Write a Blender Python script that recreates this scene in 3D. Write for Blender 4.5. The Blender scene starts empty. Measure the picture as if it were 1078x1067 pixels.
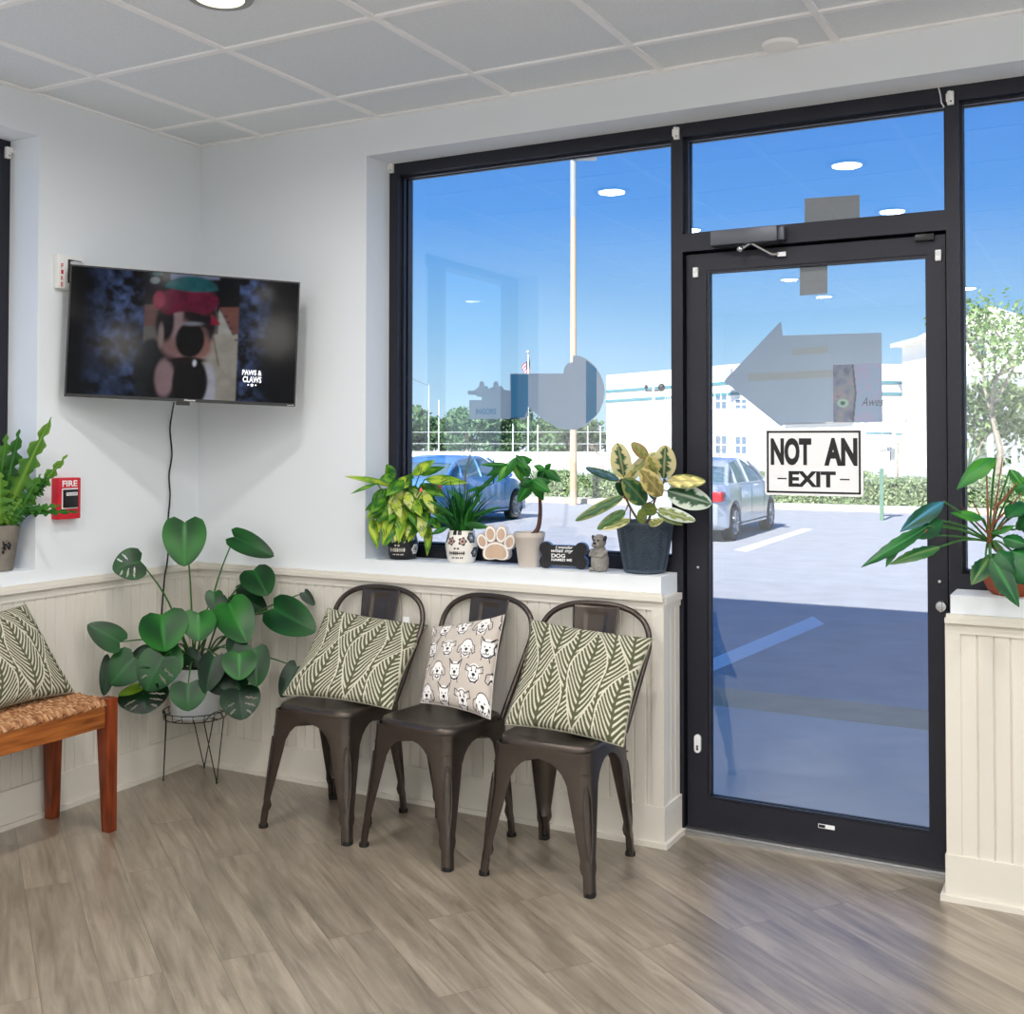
import bpy, bmesh, math, random
import numpy as np
from mathutils import Vector, Matrix
C = bpy.context.scene.collection
SC = bpy.context.scene
PI = math.pi
# ------------------------------------------------------------------ camera
F, CX, CY = 1185.67, 539.0, 438.96
CAM = Vector((3.6198, -3.7643, 1.4195))
FW = Vector((-0.47432151, 0.88008034, 0.02185637)); RT = Vector((0.88029971, 0.4744171, 0.00091141)); UP = Vector((0.00956692, -0.01967246, 0.99976071))
def ray(u, v): return FW + RT*((u-CX)/F) - UP*((v-CY)/F)
def PD(u, v, d): return CAM + ray(u, v)*d                     # at a distance along the view axis
def PA(u, v, ax, val):
    r = ray(u, v); return CAM + r*((val-CAM[ax])/r[ax])
def PX(u, v, x): return PA(u, v, 0, x)
def PY(u, v, y): return PA(u, v, 1, y)
def PZ(u, v, z): return PA(u, v, 2, z)
cd = bpy.data.cameras.new('camera'); cam = bpy.data.objects.new('camera', cd); C.objects.link(cam)
m = Matrix.Identity(4)
for i in range(3):
    m[i][0] = RT[i]; m[i][1] = UP[i]; m[i][2] = -FW[i]; m[i][3] = CAM[i]
cam.matrix_world = m
cd.sensor_fit = 'HORIZONTAL'; cd.sensor_width = 36; cd.lens = F*36/1078; cd.shift_y = (CY-533.5)/1078
cd.clip_start = .05; cd.clip_end = 500
SC.camera = cam
SC.view_settings.view_transform = 'Standard'; SC.view_settings.look = 'None'; SC.view_settings.gamma = 1; SC.view_settings.exposure = 0
SC.view_settings.use_curve_mapping = False
# ------------------------------------------------------------------ materials
def lin(c): return tuple(((x/255)/12.92 if x/255 <= .04045 else ((x/255+.055)/1.055)**2.4) for x in c)
def newmat(name):
    m = bpy.data.materials.new(name); m.use_nodes = True
    return m, m.node_tree, m.node_tree.nodes['Principled BSDF']
def N(nt, typ, **kw):
    n = nt.nodes.new(typ)
    for k, v in kw.items():
        if k.startswith('i_'): n.inputs[k[2:].replace('_', ' ')].default_value = v
        else: setattr(n, k, v)
    return n
def mat(name, rgb, rough=.6, metal=0, spec=.5, var=0, vs=8, bump=0, bs=60, coat=0, stretch=None):
    m, nt, p = newmat(name); c = lin(rgb)
    p.inputs['Base Color'].default_value = (*c, 1); p.inputs['Roughness'].default_value = rough
    p.inputs['Metallic'].default_value = metal; p.inputs['Specular IOR Level'].default_value = spec
    p.inputs['Coat Weight'].default_value = coat
    if var or bump:
        tc = N(nt, 'ShaderNodeTexCoord'); mp = N(nt, 'ShaderNodeMapping'); nt.links.new(tc.outputs['Object'], mp.inputs[0])
        if stretch: mp.inputs['Scale'].default_value = stretch
    if var:
        no = N(nt, 'ShaderNodeTexNoise'); no.inputs['Scale'].default_value = vs; no.inputs['Detail'].default_value = 5
        nt.links.new(mp.outputs[0], no.inputs['Vector'])
        r = N(nt, 'ShaderNodeValToRGB'); r.color_ramp.elements[0].position = .3; r.color_ramp.elements[1].position = .7
        r.color_ramp.elements[0].color = (*[x*(1-var) for x in c], 1); r.color_ramp.elements[1].color = (*[min(1, x*(1+var)) for x in c], 1)
        nt.links.new(no.outputs[0], r.inputs[0]); nt.links.new(r.outputs[0], p.inputs['Base Color'])
    if bump:
        no = N(nt, 'ShaderNodeTexNoise'); no.inputs['Scale'].default_value = bs; no.inputs['Detail'].default_value = 3
        nt.links.new(mp.outputs[0], no.inputs['Vector'])
        b = N(nt, 'ShaderNodeBump'); b.inputs['Strength'].default_value = bump; b.inputs['Distance'].default_value = .004
        nt.links.new(no.outputs[0], b.inputs['Height']); nt.links.new(b.outputs[0], p.inputs['Normal'])
    return m
def vmat(name, rough=.6, spec=.5, trans=0, emit=0, bump=0, bs=200, coat=0):
    m, nt, p = newmat(name)
    a = N(nt, 'ShaderNodeVertexColor', layer_name='Col')
    nt.links.new(a.outputs[0], p.inputs['Base Color']); p.inputs['Roughness'].default_value = rough
    p.inputs['Specular IOR Level'].default_value = spec; p.inputs['Coat Weight'].default_value = coat
    if emit:
        nt.links.new(a.outputs[0], p.inputs['Emission Color']); p.inputs['Emission Strength'].default_value = emit
        p.inputs['Base Color'].default_value = (0, 0, 0, 1); nt.links.remove(p.inputs['Base Color'].links[0])
    if trans:
        t = N(nt, 'ShaderNodeBsdfTranslucent'); nt.links.new(a.outputs[0], t.inputs[0])
        mx = N(nt, 'ShaderNodeMixShader'); mx.inputs[0].default_value = trans
        nt.links.new(p.outputs[0], mx.inputs[1]); nt.links.new(t.outputs[0], mx.inputs[2])
        nt.links.new(mx.outputs[0], nt.nodes['Material Output'].inputs[0])
    if bump:
        tc = N(nt, 'ShaderNodeTexCoord'); no = N(nt, 'ShaderNodeTexNoise'); no.inputs['Scale'].default_value = bs
        nt.links.new(tc.outputs['Object'], no.inputs['Vector'])
        b = N(nt, 'ShaderNodeBump'); b.inputs['Strength'].default_value = bump; b.inputs['Distance'].default_value = .002
        nt.links.new(no.outputs[0], b.inputs['Height']); nt.links.new(b.outputs[0], p.inputs['Normal'])
    return m
def emat(name, rgb, s):
    m, nt, p = newmat(name); p.inputs['Base Color'].default_value = (*lin(rgb), 1)
    p.inputs['Emission Color'].default_value = (*lin(rgb), 1); p.inputs['Emission Strength'].default_value = s
    return m
def glassmat(name, tint=(1, 1, 1), ior=1.5):
    m, nt, p = newmat(name); nt.nodes.remove(p)
    t = N(nt, 'ShaderNodeBsdfTransparent'); t.inputs[0].default_value = (*tint, 1)
    g = N(nt, 'ShaderNodeBsdfGlossy'); g.inputs['Roughness'].default_value = 0.0
    f = N(nt, 'ShaderNodeFresnel'); f.inputs[0].default_value = ior
    ge = N(nt, 'ShaderNodeNewGeometry')                       # same IOR seen from either face of the pane
    ma = N(nt, 'ShaderNodeMath', operation='MULTIPLY_ADD'); nt.links.new(ge.outputs['Backfacing'], ma.inputs[0]); ma.inputs[1].default_value = 1/ior-ior; ma.inputs[2].default_value = ior
    # Fresnel node inverts the IOR on back faces; feed 1/ior there so both faces read as air-to-glass
    nt.links.new(ma.outputs[0], f.inputs[0])
    mx = N(nt, 'ShaderNodeMixShader'); nt.links.new(f.outputs[0], mx.inputs[0]); nt.links.new(t.outputs[0], mx.inputs[1]); nt.links.new(g.outputs[0], mx.inputs[2])
    nt.links.new(mx.outputs[0], nt.nodes['Material Output'].inputs[0])
    return m
M = {}
M['wall'] = mat('wall_paint', (231, 236, 240), .75, spec=.2, bump=.04, bs=120)
M['cream'] = mat('cream_trim_paint', (222, 217, 206), .5, spec=.35)
M['tile'] = mat('ceiling_tile', (232, 237, 241), .9, spec=.1, var=.05, vs=160, bump=.3, bs=220)
M['grid'] = mat('ceiling_grid_metal', (250, 250, 250), .5)
M['black'] = mat('dark_bronze_aluminium', (30, 31, 42), .38, metal=.35, spec=.6, bump=.25, bs=900)
M['blackp'] = mat('black_plastic', (18, 18, 20), .35)
M['rubber'] = mat('black_rubber', (22, 22, 23), .75)
M['chrome'] = mat('chrome', (205, 207, 210), .22, metal=1)
M['alu'] = mat('brushed_aluminium', (178, 178, 178), .38, metal=.9)
M['white'] = mat('white_plastic', (240, 241, 243), .45)
M['whitepaint'] = mat('white_gloss', (238, 238, 236), .35)
M['red'] = mat('red_paint', (205, 22, 44), .4)
M['ink'] = mat('black_ink', (20, 18, 22), .6)
M['inkw'] = mat('white_ink', (240, 240, 240), .6)
M['inkr'] = mat('red_ink', (200, 20, 30), .6)
M['gun'] = mat('gunmetal_steel', (86, 78, 72), .3, metal=.8, var=.12, vs=14, bump=.08, bs=500)
M['gunin'] = M['gun']
M['wire'] = mat('dark_green_wire', (34, 46, 40), .4, metal=.5)
M['soil'] = mat('potting_soil', (58, 42, 30), .95, var=.4, vs=60, bump=.8, bs=90)
M['concrete_pot'] = mat('grey_concrete', (124, 118, 108), .85, var=.22, vs=16, bump=.5, bs=60)
M['beigepot'] = mat('beige_ceramic', (206, 196, 186), .5)
M['bluepot'] = mat('slate_blue_resin', (62, 76, 90), .5)
M['terra'] = mat('terracotta', (150, 72, 42), .7, var=.15, vs=10)
M['whitepot'] = mat('white_ceramic', (220, 226, 230), .25)
M['stem'] = mat('green_stem', (58, 104, 46), .5)
M['redstem'] = mat('reddish_stem', (136, 84, 54), .5, var=.25, vs=20)
M['darkstem'] = mat('dark_brown_stem', (82, 52, 42), .7, var=.2, vs=40)
M['leaf'] = vmat('leaf_colours', .4, .35, trans=.25)
M['leafg'] = vmat('glossy_leaf_colours', .36, .35, trans=.1)
M['leafout'] = vmat('outdoor_leaf_colours', .6, .3, trans=.3)
M['fabric'] = vmat('printed_cotton', .9, .15, bump=.5, bs=700)
M['ceram'] = vmat('painted_ceramic', .3, .5)
M['screen'] = vmat('lit_screen', .09, .12, emit=.9)
M['stone'] = mat('grey_carved_stone', (150, 146, 140), .85, var=.15, vs=40, bump=.4, bs=120)
M['stonedark'] = mat('dark_grey_stone', (62, 64, 68), .8)
M['glass'] = glassmat('window_glass', (.97, .985, 1.0), 1.95)
M['threshold'] = M['alu']
def woodmat(name, c1, c2, scale, rough=.4, ax=(1, 8, 8)):
    m, nt, p = newmat(name); tc = N(nt, 'ShaderNodeTexCoord'); mp = N(nt, 'ShaderNodeMapping'); mp.inputs['Scale'].default_value = ax
    nt.links.new(tc.outputs['Object'], mp.inputs[0])
    no = N(nt, 'ShaderNodeTexNoise'); no.inputs['Scale'].default_value = scale; no.inputs['Detail'].default_value = 6; no.inputs['Distortion'].default_value = .6
    nt.links.new(mp.outputs[0], no.inputs['Vector']); r = N(nt, 'ShaderNodeValToRGB')
    r.color_ramp.elements[0].position = .3; r.color_ramp.elements[0].color = (*lin(c1), 1); r.color_ramp.elements[1].position = .7; r.color_ramp.elements[1].color = (*lin(c2), 1)
    nt.links.new(no.outputs[0], r.inputs[0]); nt.links.new(r.outputs[0], p.inputs['Base Color']); p.inputs['Roughness'].default_value = rough
    return m
M['acacia'] = woodmat('acacia_rail_wood', (112, 56, 22), (184, 110, 50), 5, .35, (9, 1, 9))
M['acacia_leg'] = woodmat('acacia_leg_wood', (82, 28, 12), (146, 66, 28), 5, .35, (9, 9, 1))
M['pawwood'] = woodmat('pale_oak', (188, 158, 134), (214, 186, 160), 4, .6, (3, 3, 1))
# floor planks
def floormat():
    m, nt, p = newmat('vinyl_plank_floor'); L = nt.links.new
    tc = N(nt, 'ShaderNodeTexCoord'); mp = N(nt, 'ShaderNodeMapping'); mp.inputs['Rotation'].default_value = (0, 0, math.radians(35.5))
    L(tc.outputs['Object'], mp.inputs[0])
    br = N(nt, 'ShaderNodeTexBrick', offset=.37, offset_frequency=2, squash=1)
    br.inputs['Scale'].default_value = 1; br.inputs['Brick Width'].default_value = 1.22; br.inputs['Row Height'].default_value = .152
    br.inputs['Mortar Size'].default_value = .0012; br.inputs['Mortar Smooth'].default_value = .3; br.inputs['Bias'].default_value = 0
    br.inputs['Color1'].default_value = (0, 0, 0, 1); br.inputs['Color2'].default_value = (1, 1, 1, 1); br.inputs['Mortar'].default_value = (.5, .5, .5, 1)
    L(mp.outputs[0], br.inputs['Vector'])
    # per-plank offset of the grain
    sc = N(nt, 'ShaderNodeVectorMath', operation='SCALE'); sc.inputs['Scale'].default_value = 7.3; L(br.outputs['Color'], sc.inputs[0])
    ad = N(nt, 'ShaderNodeVectorMath', operation='ADD'); L(mp.outputs[0], ad.inputs[0]); L(sc.outputs[0], ad.inputs[1])
    m2 = N(nt, 'ShaderNodeMapping'); m2.inputs['Scale'].default_value = (1.1, 13, 1); L(ad.outputs[0], m2.inputs[0])
    n1 = N(nt, 'ShaderNodeTexNoise'); n1.inputs['Scale'].default_value = 2.2; n1.inputs['Detail'].default_value = 8; n1.inputs['Roughness'].default_value = .62; n1.inputs['Distortion'].default_value = .9
    L(m2.outputs[0], n1.inputs['Vector'])
    m3 = N(nt, 'ShaderNodeMapping'); m3.inputs['Scale'].default_value = (1.2, 4.5, 1); L(ad.outputs[0], m3.inputs[0])
    n2 = N(nt, 'ShaderNodeTexNoise'); n2.inputs['Scale'].default_value = 2.2; n2.inputs['Detail'].default_value = 4; L(m3.outputs[0], n2.inputs['Vector'])
    r = N(nt, 'ShaderNodeValToRGB'); e = r.color_ramp.elements
    e[0].position = .22; e[0].color = (*lin((104, 93, 78)), 1); e[1].position = .8; e[1].color = (*lin((172, 160, 142)), 1)
    q = e.new(.5); q.color = (*lin((143, 131, 114)), 1)
    L(n1.outputs[0], r.inputs[0])
    r2 = N(nt, 'ShaderNodeMapRange'); r2.inputs['From Min'].default_value = .3; r2.inputs['From Max'].default_value = .7; r2.inputs['To Min'].default_value = .74; r2.inputs['To Max'].default_value = 1.14
    L(n2.outputs[0], r2.inputs[0])
    mu = N(nt, 'ShaderNodeVectorMath', operation='SCALE'); L(r.outputs[0], mu.inputs[0]); L(r2.outputs[0], mu.inputs['Scale'])
    r3 = N(nt, 'ShaderNodeMapRange'); r3.inputs['To Min'].default_value = .9; r3.inputs['To Max'].default_value = 1.08; L(br.outputs['Color'], r3.inputs[0])
    mu2 = N(nt, 'ShaderNodeVectorMath', operation='SCALE'); L(mu.outputs[0], mu2.inputs[0]); L(r3.outputs[0], mu2.inputs['Scale'])
    mx = N(nt, 'ShaderNodeMixRGB'); mx.inputs[2].default_value = (*lin((86, 78, 68)), 1); L(mu2.outputs[0], mx.inputs[1])
    f = N(nt, 'ShaderNodeMath', operation='MULTIPLY'); f.inputs[1].default_value = .75; L(br.outputs['Fac'], f.inputs[0]); L(f.outputs[0], mx.inputs[0])
    L(mx.outputs[0], p.inputs['Base Color']); p.inputs['Roughness'].default_value = .34; p.inputs['Specular IOR Level'].default_value = .8; p.inputs['Coat Weight'].default_value = .5; p.inputs['Coat Roughness'].default_value = .3
    b = N(nt, 'ShaderNodeBump'); b.inputs['Strength'].default_value = .12; b.inputs['Distance'].default_value = .002; L(n1.outputs[0], b.inputs['Height']); L(b.outputs[0], p.inputs['Normal'])
    return m
M['floor'] = floormat()
M['asphalt'] = mat('worn_asphalt', (168, 169, 172), .9, var=.08, vs=3, bump=.6, bs=60)
M['sidewalk'] = mat('sidewalk_concrete', (196, 194, 190), .9, var=.05, vs=4, bump=.3, bs=60)
M['curb'] = mat('curb_concrete', (186, 172, 148), .9, var=.08, vs=5)
M['paleground'] = mat('pale_road', (205, 202, 196), .9, var=.05, vs=.4)
M['line'] = mat('road_marking', (232, 234, 236), .7, var=.05, vs=20)
M['stucco'] = mat('white_stucco', (238, 236, 230), .9, var=.02, vs=1)
M['teal'] = mat('teal_band', (64, 118, 128), .7)
M['winglass'] = mat('far_window_glass', (92, 112, 132), .15)
M['roofw'] = mat('pale_roof', (225, 220, 212), .8)
M['bark'] = mat('grey_bark', (150, 140, 124), .9, var=.2, vs=6)
M['tanpole'] = mat('tan_pole', (196, 166, 138), .6)
M['polegrey'] = mat('grey_pole', (150, 156, 162), .5)
M['greenpost'] = mat('green_post', (86, 122, 100), .6)
M['silver'] = mat('silver_car_paint', (188, 196, 206), .25, metal=.35, coat=.6)
M['bluecar'] = mat('blue_car_paint', (92, 142, 192), .25, metal=.3, coat=.6)
M['carglass'] = mat('car_window_glass', (92, 116, 128), .08, spec=.8)
M['tail'] = mat('red_tail_light', (220, 52, 56), .25)
M['decal'] = mat('vinyl_sign_back', (194, 210, 222), .55, var=.05, vs=2.5)
M['decaldark'] = mat('vinyl_sign_back_blue', (70, 148, 196), .5, var=.1, vs=4)
M['decalgrey'] = mat('vinyl_sign_grey', (176, 178, 178), .6)
M['olive'] = mat('olive_strip', (196, 204, 204), .7)
for _k in ('decal', 'decaldark', 'decalgrey', 'olive'):
    _nt = M[_k].node_tree; _p = _nt.nodes['Principled BSDF']; _t = N(_nt, 'ShaderNodeBsdfTranslucent'); _t.inputs[0].default_value = _p.inputs['Base Color'].default_value
    _m = N(_nt, 'ShaderNodeMixShader'); _m.inputs[0].default_value = .45; _nt.links.new(_p.outputs[0], _m.inputs[1]); _nt.links.new(_t.outputs[0], _m.inputs[2]); _nt.links.new(_m.outputs[0], _nt.nodes['Material Output'].inputs[0])
# ------------------------------------------------------------------ mesh builder
class MB:
    def __init__(s): s.v = []; s.f = []; s.c = []; s.mi = []; s.cur = 0; s.col = (1, 1, 1)
    def vert(s, p, c=None): s.v.append(tuple(p)); s.c.append(c or s.col); return len(s.v)-1
    def face(s, *ix): s.f.append(ix); s.mi.append(s.cur)
    def box(s, a, b, X=None):
        x0, y0, z0 = [min(a[i], b[i]) for i in range(3)]; x1, y1, z1 = [max(a[i], b[i]) for i in range(3)]
        P = [(x0,y0,z0),(x1,y0,z0),(x1,y1,z0),(x0,y1,z0),(x0,y0,z1),(x1,y0,z1),(x1,y1,z1),(x0,y1,z1)]
        if X is not None: P = [X @ Vector(p) for p in P]
        n = len(s.v)
        for p in P: s.vert(p)
        for q in ((3,2,1,0),(4,5,6,7),(0,1,5,4),(1,2,6,5),(2,3,7,6),(3,0,4,7)): s.face(*[n+i for i in q])
        return s
    def tube(s, pts, r, seg=8, cap=True, flat=1):
        pts = [Vector(p) for p in pts]; n = len(pts); rr = r if isinstance(r, (list, tuple)) else [r]*n
        up = Vector((0, 0, 1)); prev = None; rings = []
        for i, p in enumerate(pts):
            t = (pts[min(i+1, n-1)]-pts[max(i-1, 0)])
            t = t.normalized() if t.length > 1e-9 else Vector((0, 0, 1))
            if prev is None:
                a = t.cross(up)
                if a.length < .05: a = t.cross(Vector((1, 0, 0)))
            else:
                a = prev - t*prev.dot(t)
                if a.length < 1e-4: a = t.cross(Vector((.3, .7, .2)))
            a.normalize(); prev = a; b = t.cross(a)
            rings.append([s.vert(p + (a*math.cos(2*PI*k/seg) + b*flat*math.sin(2*PI*k/seg))*rr[i]) for k in range(seg)])
        for i in range(n-1):
            for k in range(seg):
                k2 = (k+1) % seg; s.face(rings[i][k], rings[i][k2], rings[i+1][k2], rings[i+1][k])
        if cap: s.face(*rings[0][::-1]); s.face(*rings[-1])
        return s
    def lathe(s, prof, c=(0, 0, 0), seg=32, colf=None, X=None, capb=True, capt=False):
        rings = []
        for r, z in prof:
            ring = []
            for k in range(seg):
                a = 2*PI*k/seg; p = Vector((r*math.cos(a), r*math.sin(a), z))
                col = colf(a, z) if colf else None
                if X is not None: p = X @ p
                ring.append(s.vert(p + Vector(c), col))
            rings.append(ring)
        for i in range(len(rings)-1):
            for k in range(seg):
                k2 = (k+1) % seg; s.face(rings[i][k], rings[i][k2], rings[i+1][k2], rings[i+1][k])
        if capb: s.face(*rings[0][::-1])
        if capt: s.face(*rings[-1])
        return s
    def grid(s, fn, nu, nv, colf=None, skip=None):
        ix = [[s.vert(fn(i/(nu), j/(nv)), colf(i/nu, j/nv) if colf else None) for j in range(nv+1)] for i in range(nu+1)]
        for i in range(nu):
            for j in range(nv):
                if skip and skip((i+.5)/nu, (j+.5)/nv): continue
                s.face(ix[i][j], ix[i+1][j], ix[i+1][j+1], ix[i][j+1])
        return ix
    def prism(s, poly, d):                                    # poly: planar points, d: extrusion vector
        d = Vector(d); n = len(poly); a = [s.vert(p) for p in poly]; b = [s.vert(Vector(p)+d) for p in poly]
        s.face(*a); s.face(*b[::-1])
        for i in range(n): j = (i+1) % n; s.face(a[j], a[i], b[i], b[j])
        return s
    def ell(s, c, r, seg=14, rings=9, X=None, colf=None):
        c = Vector(c); R = []
        for i in range(rings+1):
            th = PI*i/rings; R.append([])
            for k in range(seg):
                a = 2*PI*k/seg; p = Vector((r[0]*math.sin(th)*math.cos(a), r[1]*math.sin(th)*math.sin(a), r[2]*math.cos(th)))
                if X is not None: p = X @ p
                R[-1].append(s.vert(p+c))
        for i in range(rings):
            for k in range(seg):
                k2 = (k+1) % seg; s.face(R[i][k], R[i+1][k], R[i+1][k2], R[i][k2])
        return s
    def build(s, name, mats, parent=None, smooth=True, bevel=0, solid=0, fixn=True, origin=None):
        me = bpy.data.meshes.new(name)
        vs = s.v
        if origin is not None: o_ = Vector(origin); vs = [tuple(Vector(p)-o_) for p in s.v]
        me.from_pydata(vs, [], s.f)
        if not isinstance(mats, (list, tuple)): mats = [mats]
        for m_ in mats: me.materials.append(M[m_] if isinstance(m_, str) else m_)
        me.polygons.foreach_set('material_index', s.mi)
        ca = me.color_attributes.new('Col', 'FLOAT_COLOR', 'POINT')
        ca.data.foreach_set('color', np.array([(*c, 1) for c in s.c], dtype=np.float32).ravel())
        if fixn or bevel:
            bm = bmesh.new(); bm.from_mesh(me)
            if fixn:
                bmesh.ops.remove_doubles(bm, verts=bm.verts, dist=1e-6)
                bmesh.ops.recalc_face_normals(bm, faces=bm.faces)
            if bevel: 
                es = [e for e in bm.edges if len(e.link_faces) == 2 and e.calc_face_angle(0) > .6]
                bmesh.ops.bevel(bm, geom=es, offset=bevel, segments=2, affect='EDGES', profile=.6, clamp_overlap=True)
            bm.to_mesh(me); bm.free()
        if smooth:
            me.polygons.foreach_set('use_smooth', [True]*len(me.polygons))
            try: me.set_sharp_from_angle(angle=math.radians(38))
            except Exception: pass
        me.update()
        o = bpy.data.objects.new(name, me); C.objects.link(o)
        if origin is not None: o.location = origin
        if parent: o.parent = parent
        if solid:
            md = o.modifiers.new('thickness', 'SOLIDIFY'); md.thickness = solid; md.offset = 0
        return o
def tag(o, label, cat, group=None, kind=None):
    if label: o['label'] = label
    if cat: o['category'] = cat
    if group: o['group'] = group
    if kind: o['kind'] = kind
    return o
def struct(o): o['kind'] = 'structure'; return o
def slabel(o, label, cat): o['kind'] = 'structure'; o['label'] = label; o['category'] = cat; return o
def empty(name, label, cat, loc=(0, 0, 0), rz=0, group=None):
    o = bpy.data.objects.new(name, None); C.objects.link(o); o.location = loc; o.rotation_euler = (0, 0, rz); o.empty_display_size = .1
    return tag(o, label, cat, group)
def adopt(parent, *obs):                                      # keep world placement while parenting to an empty that only translates/rotates in z
    inv = (Matrix.Translation(parent.location) @ Matrix.Rotation(parent.rotation_euler.z, 4, 'Z')).inverted()
    for o in obs:
        o.parent = parent; 
        o.data.transform(inv @ Matrix.Translation(o.location)); o.location = (0, 0, 0)
def copy_tree(o, parent=None):
    c = o.copy(); C.objects.link(c); c.parent = parent
    for ch in [x for x in bpy.data.objects if x.parent == o]: copy_tree(ch, c)
    return c
def text_mb(txt, origin, du, dv, w, h, off=0.0, depth=0, shear=0, space=1.0):
    """text fitted to a w x h box whose lower-left corner is origin, du/dv unit vectors; returns MB"""
    cu = bpy.data.curves.new('t', 'FONT'); cu.body = txt; cu.size = 1; cu.offset = off; cu.shear = shear; cu.space_character = space; cu.resolution_u = 4
    o = bpy.data.objects.new('t', cu); C.objects.link(o)
    dg = bpy.context.evaluated_depsgraph_get(); dg.update()
    me = bpy.data.meshes.new_from_object(o.evaluated_get(dg))
    xs = [v.co.x for v in me.vertices]; ys = [v.co.y for v in me.vertices]
    x0, x1, y0, y1 = min(xs), max(xs), min(ys), max(ys); mb = MB(); du = Vector(du); dv = Vector(dv); nn = du.cross(dv)
    for v in me.vertices: mb.vert(Vector(origin) + du*((v.co.x-x0)/(x1-x0)*w) + dv*((v.co.y-y0)/(y1-y0)*h) + nn*depth)
    for p in me.polygons: mb.face(*p.vertices)
    bpy.data.objects.remove(o); bpy.data.curves.remove(cu); bpy.data.meshes.remove(me)
    return mb
def merge(*mbs):
    r = MB()
    for b in mbs:
        n = len(r.v); r.v += b.v; r.c += b.c; r.mi += b.mi; r.f += [tuple(i+n for i in f) for f in b.f]
    return r
# ------------------------------------------------------------------ room shell
CZ = 2.74; XR = 6.6; YF = -7.2; SZ = .942; HZ = 2.592; FY = .165; FY2 = .279
WX0, WX1, DX0, DX1 = .912, 2.19, 2.213, 3.125
b = MB(); b.box((-.279, YF-.2, -.1), (XR+.2, FY2, 0)); struct(b.build('floor', 'floor', smooth=False))
# back wall with the shopfront opening
b = MB()
b.box((-.279, 0, 0), (WX0, FY2, 3.3)); b.box((WX0, 0, HZ), (5.0, FY2, 3.3)); b.box((5.0, 0, 0), (XR+.2, FY2, 3.3))
b.box((WX0, 0, 0), (WX1, FY, SZ)); b.box((WX0, FY, 0), (2.169, FY2, SZ))
b.box((3.15, 0, 0), (5.0, FY, SZ)); b.box((3.166, FY, 0), (5.0, FY2, SZ))
struct(b.build('wall_back', 'wall', smooth=False))
# left wall with a window
LY1, LY0, LS, LH = -.855, -2.9, .935, 2.585
b = MB()
b.box((-.279, LY1, 0), (0, 0, 3.3)); b.box((-.279, YF-.2, 0), (0, LY0, 3.3)); b.box((-.279, LY0, 0), (0, LY1, LS)); b.box((-.279, LY0, LH), (0, LY1, 3.3))
struct(b.build('wall_left', 'wall', smooth=False))
b = MB(); b.box((XR, YF-.2, 0), (XR+.2, 0, 3.3)); struct(b.build('wall_right', 'wall', smooth=False))
b = MB(); b.box((0, YF-.2, 0), (XR, YF, 3.3)); struct(b.build('wall_front', 'wall', smooth=False))
# ceiling: lay-in tiles and the white T-bar grid
GX = [.364+.6115*k for k in range(0, 11) if .364+.6115*k < XR]; GY = [-.291-.6115*k for k in range(0, 12) if -.291-.6115*k > YF]
b = MB(); b.box((-.279, YF-.2, CZ+.005), (XR+.2, FY2, CZ+.1)); ceil = struct(b.build('ceiling', 'tile', smooth=False))
b = MB()
for x in GX: b.box((x-.012, YF, CZ-.002), (x+.012, 0, CZ+.006))
for y in GY: b.box((0, y-.012, CZ-.0028), (XR, y+.012, CZ+.006))
b.box((0, YF, CZ-.002), (.02, 0, CZ+.006)); b.box((0, -.02, CZ-.0025), (XR, 0, CZ+.006))
struct(b.build('trim_1', 'grid', smooth=False))
# roof block with parapet above (casts the building's own shade on the lot)
b = MB(); b.box((-.28, YF-.2, 3.3), (XR+9, .28, 4.75)); struct(b.build('trim_2', 'stucco', smooth=False))
b = MB(); b.box((XR+.2, -.2, -.2), (XR+9, .279, 3.3)); struct(b.build('trim_3', 'stucco', smooth=False))
# ------------------------------------------------------------------ wainscot
BT, RB, RTp = .14, .858, .885            # baseboard top, rail bottom, rail top
def beadboard(p0, p1, nrm, z0=BT, z1=.83, pitch=.0475):
    p0 = Vector(p0); p1 = Vector(p1); nrm = Vector(nrm); L = (p1-p0).length; d = (p1-p0)/L; b = MB(); t = .010
    prof = [(0, 0)]; x = 0; prof = [(0, t)]
    while x + pitch < L:
        x += pitch; prof += [(x-.0035, t), (x-.0012, t-.005), (x+.0012, t-.005), (x+.0035, t)]
    prof += [(L, t)]
    lo = [b.vert(p0+d*q+nrm*h+Vector((0, 0, z0))) for q, h in prof]; hi = [b.vert(p0+d*q+nrm*h+Vector((0, 0, z1))) for q, h in prof]
    for i in range(len(prof)-1): b.face(lo[i], lo[i+1], hi[i+1], hi[i])
    for q in (0, L):
        h = t; a = [p0+d*q+Vector((0, 0, z0)), p0+d*q+nrm*h+Vector((0, 0, z0)), p0+d*q+nrm*h+Vector((0, 0, z1)), p0+d*q+Vector((0, 0, z1))]
        b.face(*[b.vert(p) for p in a])
    return b
struct(beadboard((0, 0, 0), (WX1-.03, 0, 0), (0, -1, 0)).build('trim_4', 'cream', smooth=False))
struct(beadboard((0, -6.8, 0), (0, -.01, 0), (1, 0, 0)).build('trim_5', 'cream', smooth=False))
struct(beadboard((3.18, 0, 0), (5.2, 0, 0), (0, -1, 0)).build('trim_6', 'cream', smooth=False))
struct(beadboard((WX1, .02, 0), (WX1, FY-.004, 0), (1, 0, 0)).build('trim_7', 'cream', smooth=False))
def stile(a, b_): q = MB(); q.box(a, b_); return q
bb = MB()     # left wall: frieze and chair rail
bb.box((0, -6.8, .825), (.015, -.0, RB)); bb.box((0, -6.8, RB), (.03, 0, RTp-.012)); bb.box((0, -6.8, RTp-.012), (.024, 0, RTp))
struct(bb.build('trim_8', 'cream', smooth=False))
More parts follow.
